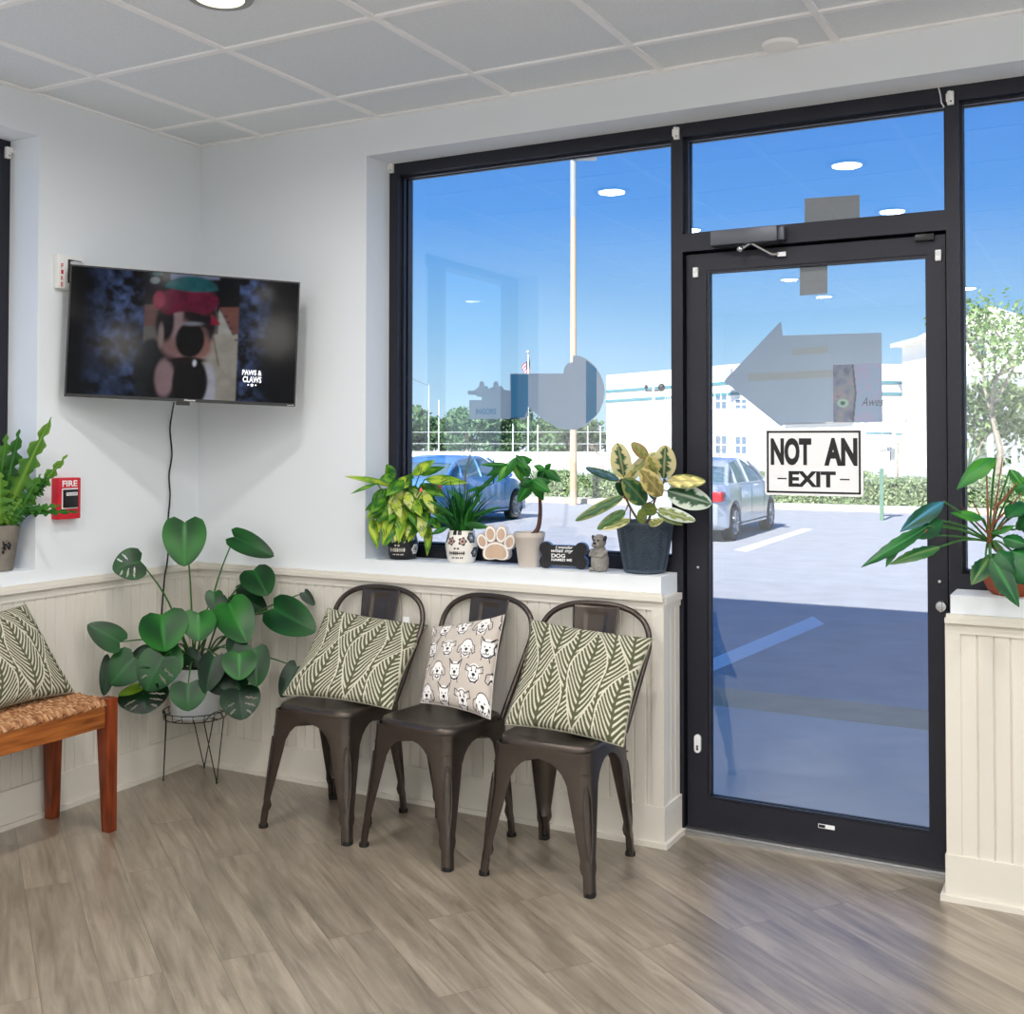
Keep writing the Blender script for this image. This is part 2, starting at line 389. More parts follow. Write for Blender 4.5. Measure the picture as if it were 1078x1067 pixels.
bb = MB(); bb.box((.015, -.015, .825), (WX1+.0145, 0, RB)); bb.box((WX1, 0, .825), (WX1+.0145, FY-.003, RB))
bb.box((.024, -.03, RB), (WX1+.016, 0, RTp-.012)); bb.box((.024, -.024, RTp-.012), (WX1+.012, 0, RTp))
bb.box((WX1, 0, RB-.012), (WX1+.02, FY-.003, RB+.012))
bb.box((WX1-.03, -.0145, BT), (WX1+.0145, 0, .825)); bb.box((WX1, 0, BT), (WX1+.0145, .02, .825))
struct(bb.build('trim_9', 'cream', smooth=False))
bb = MB(); bb.box((3.15-.0145, -.015, .825), (5.2, 0, RB)); bb.box((3.15-.014, -.03, RB), (5.2, 0, RTp-.012)); bb.box((3.15-.01, -.024, RTp-.012), (5.2, 0, RTp))
bb.box((3.15-.0145, -.0145, BT), (3.18, FY-.003, .825))
bb.box((3.15-.0145, 0, .825), (3.15, FY-.003, RB))
struct(bb.build('trim_10', 'cream', smooth=False))
bb = MB(); bb.box((0, -6.8, 0), (.018, 0, BT)); bb.box((0.018, -6.8, 0), (.032, 0, .018)); struct(bb.build('baseboard_left', 'cream', smooth=False))
bb = MB(); bb.box((.018, -.018, 0), (WX1+.018, 0, BT)); bb.box((.032, -.032, 0), (WX1+.032, -.018, .018)); bb.box((WX1, 0, 0), (WX1+.018, FY-.003, BT)); bb.box((WX1+.018, -.018, 0), (WX1+.032, FY-.003, .018))
struct(bb.build('baseboard_back', 'cream', smooth=False))
bb = MB(); bb.box((3.15-.018, -.018, 0), (5.2, 0, BT)); bb.box((3.15-.032, -.032, 0), (5.2, -.018, .018)); bb.box((3.15-.018, 0, 0), (3.15, FY-.003, BT)); bb.box((3.15-.032, -.018, 0), (3.15-.018, FY-.003, .018))
struct(bb.build('baseboard_right', 'cream', smooth=False))
# ------------------------------------------------------------------ shopfront frames
GY0 = .222
def pane(x0, x1, z0, z1, par, y=GY0, name='glass_pane'):
    b = MB(); b.box((x0, y-.003, z0), (x1, y+.003, z1)); return b.build(name, 'glass', par, smooth=False)
def wframe(b, x0, x1, z0, z1, wl, wr, wt, wb):
    """storefront frame bars around a lite, with glazing pocket lips"""
    b.box((x0, FY, z0), (x0+wl, FY2, z1)); b.box((x1-wr, FY, z0), (x1, FY2, z1))
    b.box((x0+wl, FY+.001, z1-wt), (x1-wr, FY2-.001, z1)); b.box((x0+wl, FY+.001, z0), (x1-wr, FY2-.001, z0+wb))
    l = .009                                                   # lips (glazing stops) either side of the pocket
    for ya, yb in ((.197, .214), (.230, .247)):
        b.box((x0+wl, ya, z0+wb), (x0+wl+l, yb, z1-wt)); b.box((x1-wr-l, ya, z0+wb), (x1-wr, yb, z1-wt))
        b.box((x0+wl+l, ya, z1-wt-l), (x1-wr-l, yb, z1-wt)); b.box((x0+wl+l, ya, z0+wb), (x1-wr-l, yb, z0+wb+l))
# big left window: from the plaster reveal to the left door mullion
b = MB(); wframe(b, WX0, 2.213, SZ, HZ, .044, .044, .05, .05)
w1 = struct(b.build('window_1', 'black', smooth=False)); pane(WX0+.046, 2.167, SZ+.052, HZ-.052, w1)
# transom over the door
TB0, TB1 = 2.118, 2.182
b = MB(); b.box((DX0, FY, HZ-.05), (DX1, FY2, HZ)); b.box((DX0, FY, TB0), (DX1, FY2, TB1))
for ya, yb in ((.197, .214), (.230, .247)):
    b.box((DX0, ya, TB1), (DX0+.012, yb, HZ-.05)); b.box((DX1-.009, ya, TB1), (DX1, yb, HZ-.05)); b.box((DX0+.012, ya, HZ-.059), (DX1-.009, yb, HZ-.05)); b.box((DX0+.012, ya, TB1), (DX1-.009, yb, TB1+.009))
w2 = struct(b.build('window_2', 'black', smooth=False)); pane(DX0+.002, DX1-.002, TB1+.002, HZ-.052, w2)
# right window
b = MB(); wframe(b, DX1, 5.0, SZ, HZ, .041, .05, .05, .05)
b.box((3.125, FY, 0), (3.166, FY2, SZ))
w3 = struct(b.build('window_3', 'black', smooth=False)); pane(DX1+.043, 4.948, SZ+.052, HZ-.052, w3)
# left-wall window
b = MB(); x0, x1 = -.279, -.165
b.box((x0, LY1-.044, LS), (x1, LY1, LH)); b.box((x0, LY0, LS), (x1, LY0+.044, LH)); b.box((x0, LY0+.044, LS), (x1, LY1-.044, LS+.044)); b.box((x0, LY0+.044, LH-.044), (x1, LY1-.044, LH)); b.box((x0, -1.9-.02, LS+.044), (x1, -1.9+.02, LH-.044))
w4 = struct(b.build('window_4', 'black', smooth=False))
b = MB(); b.box((-.225, LY0+.046, LS+.046), (-.219, -1.922, LH-.046)); b.build('glass_pane', 'glass', w4, smooth=False)
b = MB(); b.box((-.225, -1.878, LS+.046), (-.219, LY1-.046, LH-.046)); b.build('glass_pane', 'glass', w4, smooth=False)
# ------------------------------------------------------------------ door
b = MB(); b.box((2.169, FY+.0005, 0), (DX0, FY2-.0005, SZ+.0))          # left jamb below the sill
b.box((DX0, .236, 2.104), (DX1, .26, TB0)); b.box((DX0, .236, 0.02), (DX0+.010, .26, 2.104)); b.box((DX1-.010, .236, 0.02), (DX1, .26, 2.104))
door = slabel(b.build('door_1', 'black', smooth=False), 'black aluminium framed glass entry door with a white sign taped to its pane', 'door')
LX0, LX1, LZ0, LZ1, LYa, LYb = 2.219, 3.119, .018, 2.108, .19, .234
gx0, gx1, gz0, gz1 = 2.296, 3.064, .128, 2.046
b = MB(); b.box((LX0, LYa, LZ0), (gx0, LYb, LZ1)); b.box((gx1, LYa, LZ0), (LX1, LYb, LZ1)); b.box((gx0, LYa, LZ0), (gx1, LYb, gz0)); b.box((gx0, LYa, gz1), (gx1, LYb, LZ1))
leaf_ = b.build('door_leaf', 'black', door, smooth=False)
b = MB()
for (a, c) in (((gx0, gz0), (gx0+.009, gz1)), ((gx1-.009, gz0), (gx1, gz1)), ((gx0+.009, gz0), (gx1-.009, gz0+.009)), ((gx0+.009, gz1-.009), (gx1-.009, gz1))):
    b.box((a[0], LYa+.004, a[1]), (c[0], LYa+.016, c[1])); b.box((a[0], LYb-.016, a[1]), (c[0], LYb-.004, c[1]))
b.build('glazing_bead', 'black', leaf_, smooth=False)
b = MB(); b.box((gx0+.001, .209, gz0+.001), (gx1-.001, .215, gz1-.001)); b.build('glass_pane', 'glass', door, smooth=False)
b = MB(); b.box((2.213, .15, 0), (3.125, .285, .012)); b.box((2.213, .165, .012), (3.125, .27, .017)); b.build('threshold', 'alu', door, smooth=False)['label'] = 'ribbed aluminium threshold strip'
lk = PY(991, 638, LYa); X = Matrix.Rotation(PI/2, 4, 'X')
b = MB(); b.lathe([(.001, 0), (.019, 0), (.020, .004), (.016, .010), (.0001, .011)], (lk.x, LYa, lk.z), 24, X=X); lockp = b.build('thumb_turn', 'chrome', door); lockp['label'] = 'satin silver thumb-turn lock'
b = MB(); b.box((lk.x-.004, LYa-.022, lk.z-.017), (lk.x+.004, LYa-.009, lk.z+.017)); b.build('turn_lever', 'chrome', lockp, bevel=.002)
for u, v in ((989, 612), (735, 597)):
    c = PY(u, v, LYa); b = MB(); b.lathe([(.001, 0), (.006, 0), (.005, .003), (.0001, .0035)], (c.x, LYa, c.z), 12, X=X); b.build('screw_cap', 'chrome', door)
# closer: body on the transom bar, silver arm to the leaf
a = PY(750, 246, .14); c = PY(820, 243, .14)
b = MB(); zc0, zc1 = PY(750, 259, .12).z, PY(750, 243, .12).z; b.box((a.x, .112, zc0), (c.x, FY, zc1)); b.box((c.x-.004, .125, zc0+.004), (c.x+.022, FY, zc1-.004)); clo = b.build('door_closer', mat('closer_grey', (92, 94, 102), .4, metal=.6), door, bevel=.005); clo['label'] = 'dark door closer body over the leaf'
b = MB(); s0 = PY(788, 252, .15); s1 = PY(779, 262, .12); s2 = PY(812, 267, .16); s3 = PY(824, 268, .185)
b.tube([s0, s0+Vector((0, -.0, -.022))], .012, 12); b.tube([PY(788, 256, .14), s1], .008, 8); b.tube([PY(790, 255, .14), s2, s3], .006, 8); b.ell(s1, (.012, .012, .012)); b.box((s3.x-.015, .170, s3.z-.008), (s3.x+.015, LYa, s3.z+.008)); b.build('closer_arm', 'chrome', clo)
# contact sensor, magnet blocks, maker's plate
c = PY(735, 782, LYa)
b = MB(); P_ = [(.012*math.cos(t), .034*(1 if math.sin(t) > 0 else -1)*.0+.0, .0) for t in [0]]
pts = []
for k in range(24):
    t = 2*PI*k/24; pts.append(Vector((c.x+.0125*math.cos(t)+.004*math.sin(t)*0, LYa, c.z+.013*math.sin(t)+(.020 if math.sin(t) > 0 else -.020))))
b.prism(pts, (0, -.012, 0)); sens = b.build('contact_sensor', 'white', door, bevel=.002); sens['label'] = 'small white oval door contact sensor'
b = MB(); b.box((c.x-.003, LYa-.0135, c.z-.022), (c.x+.004, LYa-.0118, c.z-.014)); b.box((c.x-.003, LYa-.0135, c.z-.012), (c.x+.004, LYa-.0118, c.z-.006)); b.build('sensor_mark', 'ink', sens, smooth=False)
for u, v in ((733, 287), (988, 269)):
    c = PY(u, v, LYa); b = MB(); b.box((c.x-.009, LYa-.014, c.z-.018), (c.x+.009, LYa, c.z+.018)); b.ell((c.x, LYa-.014, c.z+.006), (.006, .004, .008)); b.build('blind_bracket', 'white', door, bevel=.003)['label'] = 'small cream blind clip on the leaf'
a = PY(963, 250, .17); b = MB(); b.box((a.x, .17, a.z-.012), (a.x+.06, LYa, a.z+.010)); b.build('strike_block', 'blackp', door, bevel=.002)
c = PY(870, 870, LYa); b = MB(); b.box((c.x-.028, LYa-.0012, c.z-.007), (c.x+.028, LYa, c.z+.007)); pl = b.build('maker_plate', 'white', door, smooth=False); pl['label'] = 'tiny white plate on the bottom rail'
b = MB(); b.box((c.x-.026, LYa-.0017, c.z-.005), (c.x-.004, LYa-.0011, c.z+.005)); b.build('plate_mark', 'ink', pl, smooth=False)
# ------------------------------------------------------------------ roller-blind brackets left on the frames (things screwed to the frame heads)
BRK = []
def bracket(u, v, y, label, axis=1):
    b = MB()
    if axis == 1:
        c = PY(u, v, y); o0 = (c.x, y, c.z)
        b.box((-.010, -.016, -.022), (.010, 0, .022)); b.box((-.013, -.022, -.012), (-.009, 0, .014)); b.ell((-.002, -.018, .016), (.008, .008, .007), 10, 6)
    else:
        c = PX(u, v, y); o0 = (y, c.y, c.z)
        b.box((0, -.010, -.022), (.016, .010, .022)); b.ell((.018, .010, .010), (.008, .012, .012), 10, 6)
    o = b.build('blind_bracket', 'whitepaint', bevel=.002); o.location = o0; BRK.append(o)
    q = MB()
    if axis == 1: q.ell((.002, -.017, -.012), (.003, .002, .003), 8, 6)
    else: q.ell((.017, 0, -.012), (.002, .003, .003), 8, 6)
    q.build('screw', 'ink', o)
    return tag(o, label, 'bracket', 'white blind brackets')
bracket(413, 177, FY, 'small white blind bracket at the top left corner of the big window')
bracket(713, 141, FY, 'small white blind bracket above the hinge-side door mullion')
bracket(1001, 104, FY, 'small white blind bracket above the lock-side door mullion')
bracket(7, 161, -.165, 'small white blind bracket on the left-wall window at the picture edge', 0)
# pull cord end above the right mullion
b = MB(); b.tube([PY(988, 92, FY-.005), PY(990, 100, FY-.008), PY(991, 108, FY-.008), PY(994, 113, FY-.005)], .0022, 6); cord_ = b.build('pull_cord', 'white')
br_ = BRK[2]
cord_.data.transform(Matrix.Translation(-br_.location)); cord_.parent = br_
# ------------------------------------------------------------------ ceiling fixtures
canmat = mat('warm_reflector', (250, 226, 180), .35, metal=.3)
lampm = emat('warm_lamp_glow', (255, 236, 196), 5.0)
def downlight(x, y, label, w):
    t = empty('recessed_downlight', label, 'ceiling light', (x, y, CZ), 0, 'round recessed ceiling lights')
    b = MB(); b.lathe([(.072, -.004), (.096, -.003), (.098, .002), (.094, .0045), (.072, .0045), (.072, -.004)], (0, 0, 0), 40, capb=False); r = b.build('trim_ring', 'alu', t)
    b = MB(); b.lathe([(.074, -.0035), (.068, .004), (.0001, .0045)], (0, 0, 0), 40, capb=False); b.build('lamp_lens', lampm, t)
    ld = bpy.data.lights.new('downlight', 'AREA'); ld.shape = 'DISK'; ld.size = .13; ld.energy = w; ld.color = (1, .97, .94); ld.spread = math.radians(170)
    l = bpy.data.objects.new('downlight_lamp', ld); C.objects.link(l); l.location = (0, 0, -.006); l.parent = t
    return t
LW = 12
for i, x in enumerate((1.275, 2.49, 3.71, 4.93)):
    for j, y in enumerate((-1.25, -2.47, -3.69, -4.91, -6.13)):
        downlight(x, y, 'round recessed ceiling light glowing warm at the top of the picture' if i+j == 0 else 'round recessed ceiling light deeper in the room, past the top edge of the picture', LW)
opal = emat('fill_globe_glow', (255, 250, 244), 11.0)  # unseen fill globes, added only to brighten the ceiling and walls
for x, y in ((5.75, -2.2), (5.75, -4.2), (5.75, -6.2)):
    t = empty('fill_globe', 'added glowing globe that fills the room with light from its unseen right side', 'added fill lamp', (x, y, CZ), 0, 'added fill globes')
    b = MB(); b.lathe([(.0001, -.0), (.05, -.0), (.05, -.02), (.012, -.03), (.006, -.12), (.0001, -.12)], (0, 0, 0), 20); b.build('fill_globe_mount', 'alu', t)
    b = MB(); b.ell((0, 0, -.30), (.19, .19, .19), 28, 16); b.build('fill_globe_ball', opal, t)
c = PZ(821, 47, CZ); b = MB(); b.lathe([(.0001, -.012), (.045, -.012), (.056, -.008), (.060, 0), (.060, .004)], (0, 0, 0), 36, capb=False)
o = b.build('smoke_detector', 'grid'); o.location = (c.x, c.y, CZ); tag(o, 'flat white round cover disc on the ceiling tile over the door', 'ceiling disc')
# ------------------------------------------------------------------ world, sun
w = bpy.data.worlds.new('sky'); SC.world = w; w.use_nodes = True; nt = w.node_tree; L = nt.links.new
tc = N(nt, 'ShaderNodeTexCoord'); sp = N(nt, 'ShaderNodeSeparateXYZ'); L(tc.outputs['Generated'], sp.inputs[0])
r = N(nt, 'ShaderNodeValToRGB'); e = r.color_ramp.elements
e[0].position = 0; e[0].color = (.62, .80, .92, 1); e[1].position = 1; e[1].color = (.035, .14, .42, 1)
for p_, c_ in ((.03, (.52, .76, .93)), (.10, (.30, .58, .88)), (.20, (.08, .33, .82)), (.34, (.035, .21, .70))):
    q = e.new(p_); q.color = (*c_, 1)
L(sp.outputs['Z'], r.inputs[0]); bg = nt.nodes['Background']; L(r.outputs[0], bg.inputs[0]); bg.inputs[1].default_value = 1.2
sd = bpy.data.lights.new('sun', 'SUN'); sd.energy = 11; sd.angle = .0093; sd.color = (1, .97, .93)
so = bpy.data.objects.new('sun', sd); C.objects.link(so)
so.rotation_euler = Vector((-.03, 1, -.672)).to_track_quat('-Z', 'Y').to_euler()
# ------------------------------------------------------------------ metal cafe chairs
ST = .452; SH = .172                                          # seat top, half seat
def sq(a, h, n=5.0):
    c, s = math.cos(a), math.sin(a); return (h*math.copysign(abs(c)**(2/n), c), h*math.copysign(abs(s)**(2/n), s))
def make_chair():
    root = empty('metal_chair', None, None)
    b = MB(); seg = 64; rings = []
    prof = [(.0, -.004), (.55, -.0045), (.86, -.002), (.93, .0), (.975, -.004), (.997, -.012), (1.0, -.022), (1.006, -.052), (1.0, -.053), (.99, -.045), (.985, -.016), (.90, -.008), (0, -.010)]
    for k, z in prof:
        ring = []
        for i in range(seg):
            x, y = sq(2*PI*i/seg, SH*max(k, .001)); ring.append(b.vert((x, y, ST+z)))
        rings.append(ring)
    for i in range(len(rings)-1):
        for k in range(seg): b.face(rings[i][k], rings[i][(k+1) % seg], rings[i+1][(k+1) % seg], rings[i+1][k])
    b.build('seat', 'gun', root)
    for sx, sy in ((-1, -1), (1, -1), (-1, 1), (1, 1)):
        fx, fy = (.205, .208) if sy < 0 else (.180, .212)
        b = MB(); rings = []
        zs = [ST-.022, ST-.048, ST-.054, ST-.062, ST-.075, ST-.095, ST-.125, .29, .25, .20, .15, .11, .085, .07, .062, .055, .03, .0]
        for z in zs:
            t = (ST-.03-z)/(ST-.03); t = max(t, 0); e = t**1.12
            ox = SH*1.0+(fx-SH)*e; oy = SH*1.0+(fy-SH)*e
            if z > ST-.055: wd = SH*1.0
            elif z > .29:
                q = (ST-.055-z)/(ST-.055-.29); wd = .070+(SH*.98-.070)*(1-math.sqrt(max(0, 1-(1-q)**2)))
            else: wd = .070-(.070-.034)*min(1, (.29-z)/(.29-.09))
            if z < .08: wd = .030
            if z in (.085,): wd = .040
            if z == .07: wd = .036
            ch = min(.030, wd*.42) if z > .08 else .012
            th = .004 if z > .10 else .013
            # L section: outer face along the two seat sides, chamfered corner
            out = [(wd, 0), (ch*1.05, 0), (ch*.5, ch*.22), (ch*.22, ch*.5), (0, ch*1.05), (0, wd)]
            inn = [(th, wd), (th, ch*1.15+th*.3), (ch*.3+th, ch*.55+th), (ch*.55+th, ch*.3+th), (ch*1.15+th*.3, th), (wd, th)]
            rings.append([b.vert((sx*(ox-p[0]), sy*(oy-p[1]), z)) for p in out+inn])
        n = 12
        for i in range(len(rings)-1):
            for k in range(n): b.face(rings[i][k], rings[i][(k+1) % n], rings[i+1][(k+1) % n], rings[i+1][k])
        b.face(*rings[0]); b.face(*rings[-1][::-1])
        lg = b.build('leg', 'gun', root)
        # pressed oval rib on the chamfered outer corner
        pts = []
        for k in range(28):
            a = 2*PI*k/28; z = .215+.115*math.sin(a); t = (ST-.03-z)/(ST-.03); e = t**1.12; off = .014*math.cos(a)*(1.0+.25*math.sin(a))
            ox = SH+(fx-SH)*e; oy = SH+(fy-SH)*e; ch = .026*(.7+.3*min(1, z/.29)); cxx = ox-ch*.36; cyy = oy-ch*.36
            pts.append(Vector((sx*(cxx-off*.707), sy*(cyy+off*.707), z)))
        pts.append(pts[0]); pts.append(pts[1])
        r_ = MB(); r_.tube(pts, .0032, 6, cap=False); r_.build('rib', 'gun', lg)
        r_ = MB(); r_.lathe([(.0170, 0), (.0178, .002), (.0172, .013), (.001, .014)], (sx*(fx-.0148), sy*(fy-.0148), 0), 16); r_.build('foot_cap', 'rubber', lg)
    b = MB()
    for s in (-1, 1):
        X = Matrix.Translation((0, 0, .365)) @ Matrix.Rotation(s*PI/4, 4, 'Z'); b.box((-.235, -.011, -.002), (.235, .011, .002), X)
    b.build('cross_brace', 'gun', root)
    # tubular back hoop
    def hoop(q):                                               # q 0..1 left foot of the hoop to right
        W0, W1 = .176, .213
        if q < .28 or q > .72:
            s = -1 if q < .5 else 1; t = q/.28 if q < .5 else (1-q)/.28
            return Vector((s*(W0+(W1-W0)*t), .125+.125*t, ST-.015+(.70-ST+.015)*t))
        a = PI*(1-(q-.28)/.44); n = 2.6; c, s2 = math.cos(a), math.sin(a)
        x = W1*math.copysign(abs(c)**(2/n), c); h = abs(s2)**(2/n)
        return Vector((x, .25+.045*h, .70+.138*h))
    b = MB(); b.tube([hoop(i/60) for i in range(61)], .0105, 12); hp = b.build('back_hoop', 'gun', root)
    for s in (-1, 1): b = MB(); X = Matrix.Translation((s*.166, .125, ST-.02)); b.box((-.004, -.022, -.03), (.006, .022, .012), X); b.build('bracket', 'gun', hp, bevel=.002)
    b = MB()
    def spl(u, v):
        w = .062+.028*v; x = (u-.5)*2*w; y = .155+.135*v**.9 + .012*math.sin(PI*v) + .006*(1-(2*u-1)**2)
        z = ST-.012+(.832-ST+.012)*v
        e = .004 if (abs(u-.5) > .22 or v > .93 or v < .45) else 0
        return (x, y-.003+(-e), z)
    b.grid(spl, 24, 40); b.build('splat', 'gun', root, solid=.003)
    return root
ch = make_chair()
def setchair(o, x, y, rz, label):
    o.location = (x, y, 0); o.rotation_euler = (0, 0, rz); tag(o, label, 'chair', 'metal cafe chairs along the half wall'); return o
copies = [copy_tree(ch) for k in range(2)]
setchair(ch, 1.022, -.325, math.radians(0), 'gunmetal bistro chair nearest the big potted plant, holding a leaf-print cushion')
setchair(copies[0], 1.487, -.335, math.radians(-8), 'middle gunmetal bistro chair, holding the dog-face cushion')
setchair(copies[1], 1.962, -.332, math.radians(0), 'gunmetal bistro chair nearest the door, holding a leaf-print cushion')
# ------------------------------------------------------------------ cushions
def leafpat(U, V, nx=5.0, ny=2.6, seed=0):
    """woven-leaf print: interlocking pointed leaves with centre ribs and slanting veins (1 = cream line)"""
    U = np.asarray(U)*nx; V = np.asarray(V)*ny
    U = U + .10*np.sin(V*2.1+seed) + .04*np.sin(V*5+U*1.3)
    ia = np.round(U); xa = U-ia; ph = (ia % 2)*.37*2
    ya = ((V+ph)/2) % 1.0*2 - 1                                 # period 2, -1..1
    ha = .5*np.cos(PI*ya/2)**1.0*.98+.0
    ina = np.abs(xa) < ha
    ib = np.floor(U)+.5; xb = U-ib
    hb = .5-np.where(ina, 0, 0)
    yb = ((V+ph+1)/2) % 1.0*2-1
    x = np.where(ina, xa, np.where(xa > 0, xa-.5, xa+.5)); y = np.where(ina, ya, yb)
    k = 7.6
    vein = np.abs(((y*k - np.abs(x)*8.0+.25*np.sin(np.abs(x)*9)) % 1.0)-.5) < .20
    rib = np.abs(x) < .0; ribgap = (np.abs(x) < .06) & ~rib
    edge = np.abs(np.abs(xa)-ha) < .022
    line = (vein & ~(np.abs(x) < .035)) | edge
    return line
olive, creamc = lin((88, 90, 68)), lin((206, 202, 182))
def cushion(name, TL, TR, BR, BL, bulge, colf, label, cat_group, tilt=None, nx=150, tagside=None, mati='fabric', pinch=.07):
    TL, TR, BR, BL = [Vector(p) for p in (TL, TR, BR, BL)]
    n = (TR-TL).cross(TL-BL).normalized()
    if n.dot(CAM-TL) < 0: n = -n
    U, V = np.meshgrid(np.linspace(0, 1, nx+1), np.linspace(0, 1, nx+1), indexing='ij')
    cols = colf(U, V)
    b = MB()
    def fn(sd):
        def f(u, v):
            su = 4*u*(1-u); sv = 4*v*(1-v)
            pu = (u-.5)*(1-pinch*sv**1.0*1.0)+.5; pv = (v-.5)*(1-pinch*su)+.5
            p = BL*(1-pu)*(1-pv)+BR*pu*(1-pv)+TR*pu*pv+TL*(1-pu)*pv
            h = bulge*(su*sv)**.42*(1+.06*math.sin(9*u+3*v)*math.sin(7*v))
            wr = .004*math.sin(30*(u-v)+4*math.sin(5*u))*(su*sv)**.5*(1-su*sv)
            return p + n*sd*(h+wr)
        return f
    ix = b.grid(fn(1), nx, nx, None)
    for i in range(nx+1):
        for j in range(nx+1): b.c[ix[i][j]] = tuple(cols[i, j])
    m_ = 40; ib = b.grid(fn(-.7), m_, m_, None)
    base = tuple(cols.reshape(-1, 3).mean(0))
    for i in range(m_+1):
        for j in range(m_+1): b.c[ib[i][j]] = tuple(cols[int(i*nx/m_), int(j*nx/m_)])
    o = b.build(name, mati, fixn=False, origin=(BL+BR)/2)
    pts = []
    for (A, B_) in (((0, 0), (1, 0)), ((1, 0), (1, 1)), ((1, 1), (0, 1)), ((0, 1), (0, 0))):
        for k in range(20):
            t = k/20; pts.append(fn(1)(A[0]+(B_[0]-A[0])*t, A[1]+(B_[1]-A[1])*t))
    pts.append(pts[0]); q = MB(); q.col = tuple(cols[1, 1]) if mati != 'fabric' else base
    q.tube(pts, .0028, 6, cap=False)
    tag(o, label, 'cushion', cat_group)
    sm = q.build('seam', mati, fixn=False, origin=(BL+BR)/2); sm.parent = o; sm.location = (0, 0, 0)
    return o, fn(1), n
def leafcols(seed, nx=3.3, ny=2.1, rot=False):
    def f(U, V):
        a = leafpat(V if rot else U, U if rot else V, nx, ny, seed); c = np.zeros(U.shape+(3,))
        no = .9+.2*np.random.RandomState(seed).rand(*U.shape)
        for k in range(3): c[..., k] = np.where(a, creamc[k], olive[k]*no)
        return c
    return f
G_ = 'olive leaf-print cushions'
o1, f1, n1 = cushion('throw_cushion', PY(345, 640, -.115), PY(450, 658, -.02), PY(412, 750, -.375)+Vector((0, 0, .012)), PY(298, 737, -.40)+Vector((0, 0, .02)), .062, leafcols(1), 'olive leaf-print cushion on the chair nearest the big potted plant', G_, nx=250)
q = MB(); q.box((-.016, -.002, 0), (.016, .002, .03)); tg = q.build('care_tag', 'white', smooth=False); adopt_p = f1(.80, 1.0); tg.location = Vector(adopt_p)-o1.location+Vector((0, 0, -.004)); tg.parent = o1
o3, f3, n3 = cushion('throw_cushion', PY(560, 652, -.12), PY(687, 672, -.13), PY(656, 790, -.40)+Vector((0, 0, .012)), PY(532, 768, -.42)+Vector((0, 0, .018)), .066, leafcols(2), 'olive leaf-print cushion on the chair nearest the door', G_, nx=250)
o4, f4, n4 = cushion('throw_cushion', PX(-72, 655, .09), PX(27, 636, .06), Vector((.22, PX(78, 724, .22).y, .497)), Vector((.24, PX(-42, 762, .24).y, .497)), .062, leafcols(3), 'olive leaf-print cushion propped on the woven wooden bench', G_, nx=250)
# dog-face print
def seg_d(X, Y, pts):
    d = np.full(X.shape, 9.0)
    for (x0, y0), (x1, y1) in zip(pts[:-1], pts[1:]):
        dx, dy = x1-x0, y1-y0; t = np.clip(((X-x0)*dx+(Y-y0)*dy)/(dx*dx+dy*dy+1e-9), 0, 1); d = np.minimum(d, np.hypot(X-x0-t*dx, Y-y0-t*dy))
    return d
def earc(cx, cy, rx, ry, a0, a1, n=14): return [(cx+rx*math.cos(math.radians(a0+(a1-a0)*i/n)), cy+ry*math.sin(math.radians(a0+(a1-a0)*i/n))) for i in range(n+1)]
def dogstrokes(kind):
    S = [earc(0, -.12, .16, .15, 200, 340), earc(0, -.05, .05, .035, 0, 360), [(0, -.08), (0, -.14)], earc(-.05, -.14, .05, .035, 190, 350), earc(.05, -.14, .05, .035, 190, 350)]
    if kind == 0:    # floppy-eared
        S += [earc(0, .05, .22, .26, 20, 160), [(-.2, .13), (-.33, .05), (-.36, -.15), (-.27, -.2), (-.2, -.02)], [(.2, .13), (.33, .05), (.36, -.15), (.27, -.2), (.2, -.02)], [(-.2, -.02), (-.18, -.2), (-.14, -.36)], [(.2, -.02), (.18, -.2), (.14, -.36)], earc(0, -.2, .05, .09, 180, 360)]
    elif kind == 1:  # pointed ears
        S += [[(-.2, .05), (-.27, .38), (-.08, .2), (.08, .2), (.27, .38), (.2, .05)], [(-.2, .05), (-.22, -.1), (-.15, -.24), (0, -.3), (.15, -.24), (.22, -.1), (.2, .05)], [(-.2, .28), (-.12, .2)], [(.2, .28), (.12, .2)], [(-.12, -.27), (-.14, -.38)], [(.12, -.27), (.14, -.38)]]
    else:            # folded ears
        S += [earc(0, 0, .2, .22, 40, 140), [(-.15, .16), (-.3, .24), (-.32, .05), (-.19, .02)], [(.15, .16), (.3, .24), (.32, .05), (.19, .02)], [(-.19, .02), (-.2, -.15), (-.1, -.28), (.1, -.28), (.2, -.15), (.19, .02)], [(-.1, .18), (-.06, .05)], [(.1, .18), (.06, .05)]]
    return S
DS = [dogstrokes(k) for k in range(3)]
def dogcols(U, V):
    c = np.zeros(U.shape+(3,)); bc, lc, wc = lin((196, 186, 176)), lin((40, 40, 48)), lin((238, 234, 230))
    X = U*3.7+.1; Y = V*3.7+.2; row = np.floor(Y); X = X+(row % 2)*.45; col = np.floor(X); lx = (X-col-.5)/1.28; ly = (Y-row-.5)/1.28
    kind = (col+row*2) % 3; ink = np.zeros(U.shape, bool); fill = np.zeros(U.shape, bool)
    for k in range(3):
        d = np.full(U.shape, 9.0)
        for s in DS[k]: d = np.minimum(d, seg_d(lx, ly, s))
        e = np.minimum(np.hypot(lx+.085, ly-.05), np.hypot(lx-.085, ly-.05))
        nose = np.hypot(lx/1.4, ly+.045) < .03
        ink |= (kind == k) & ((d < .013) | (e < .024) | nose)
    fill = (lx/.24)**2+((ly+.02)/.3)**2 < 1
    for k in range(3): c[..., k] = np.where(ink, lc[k], np.where(fill, wc[k], bc[k]))
    return c
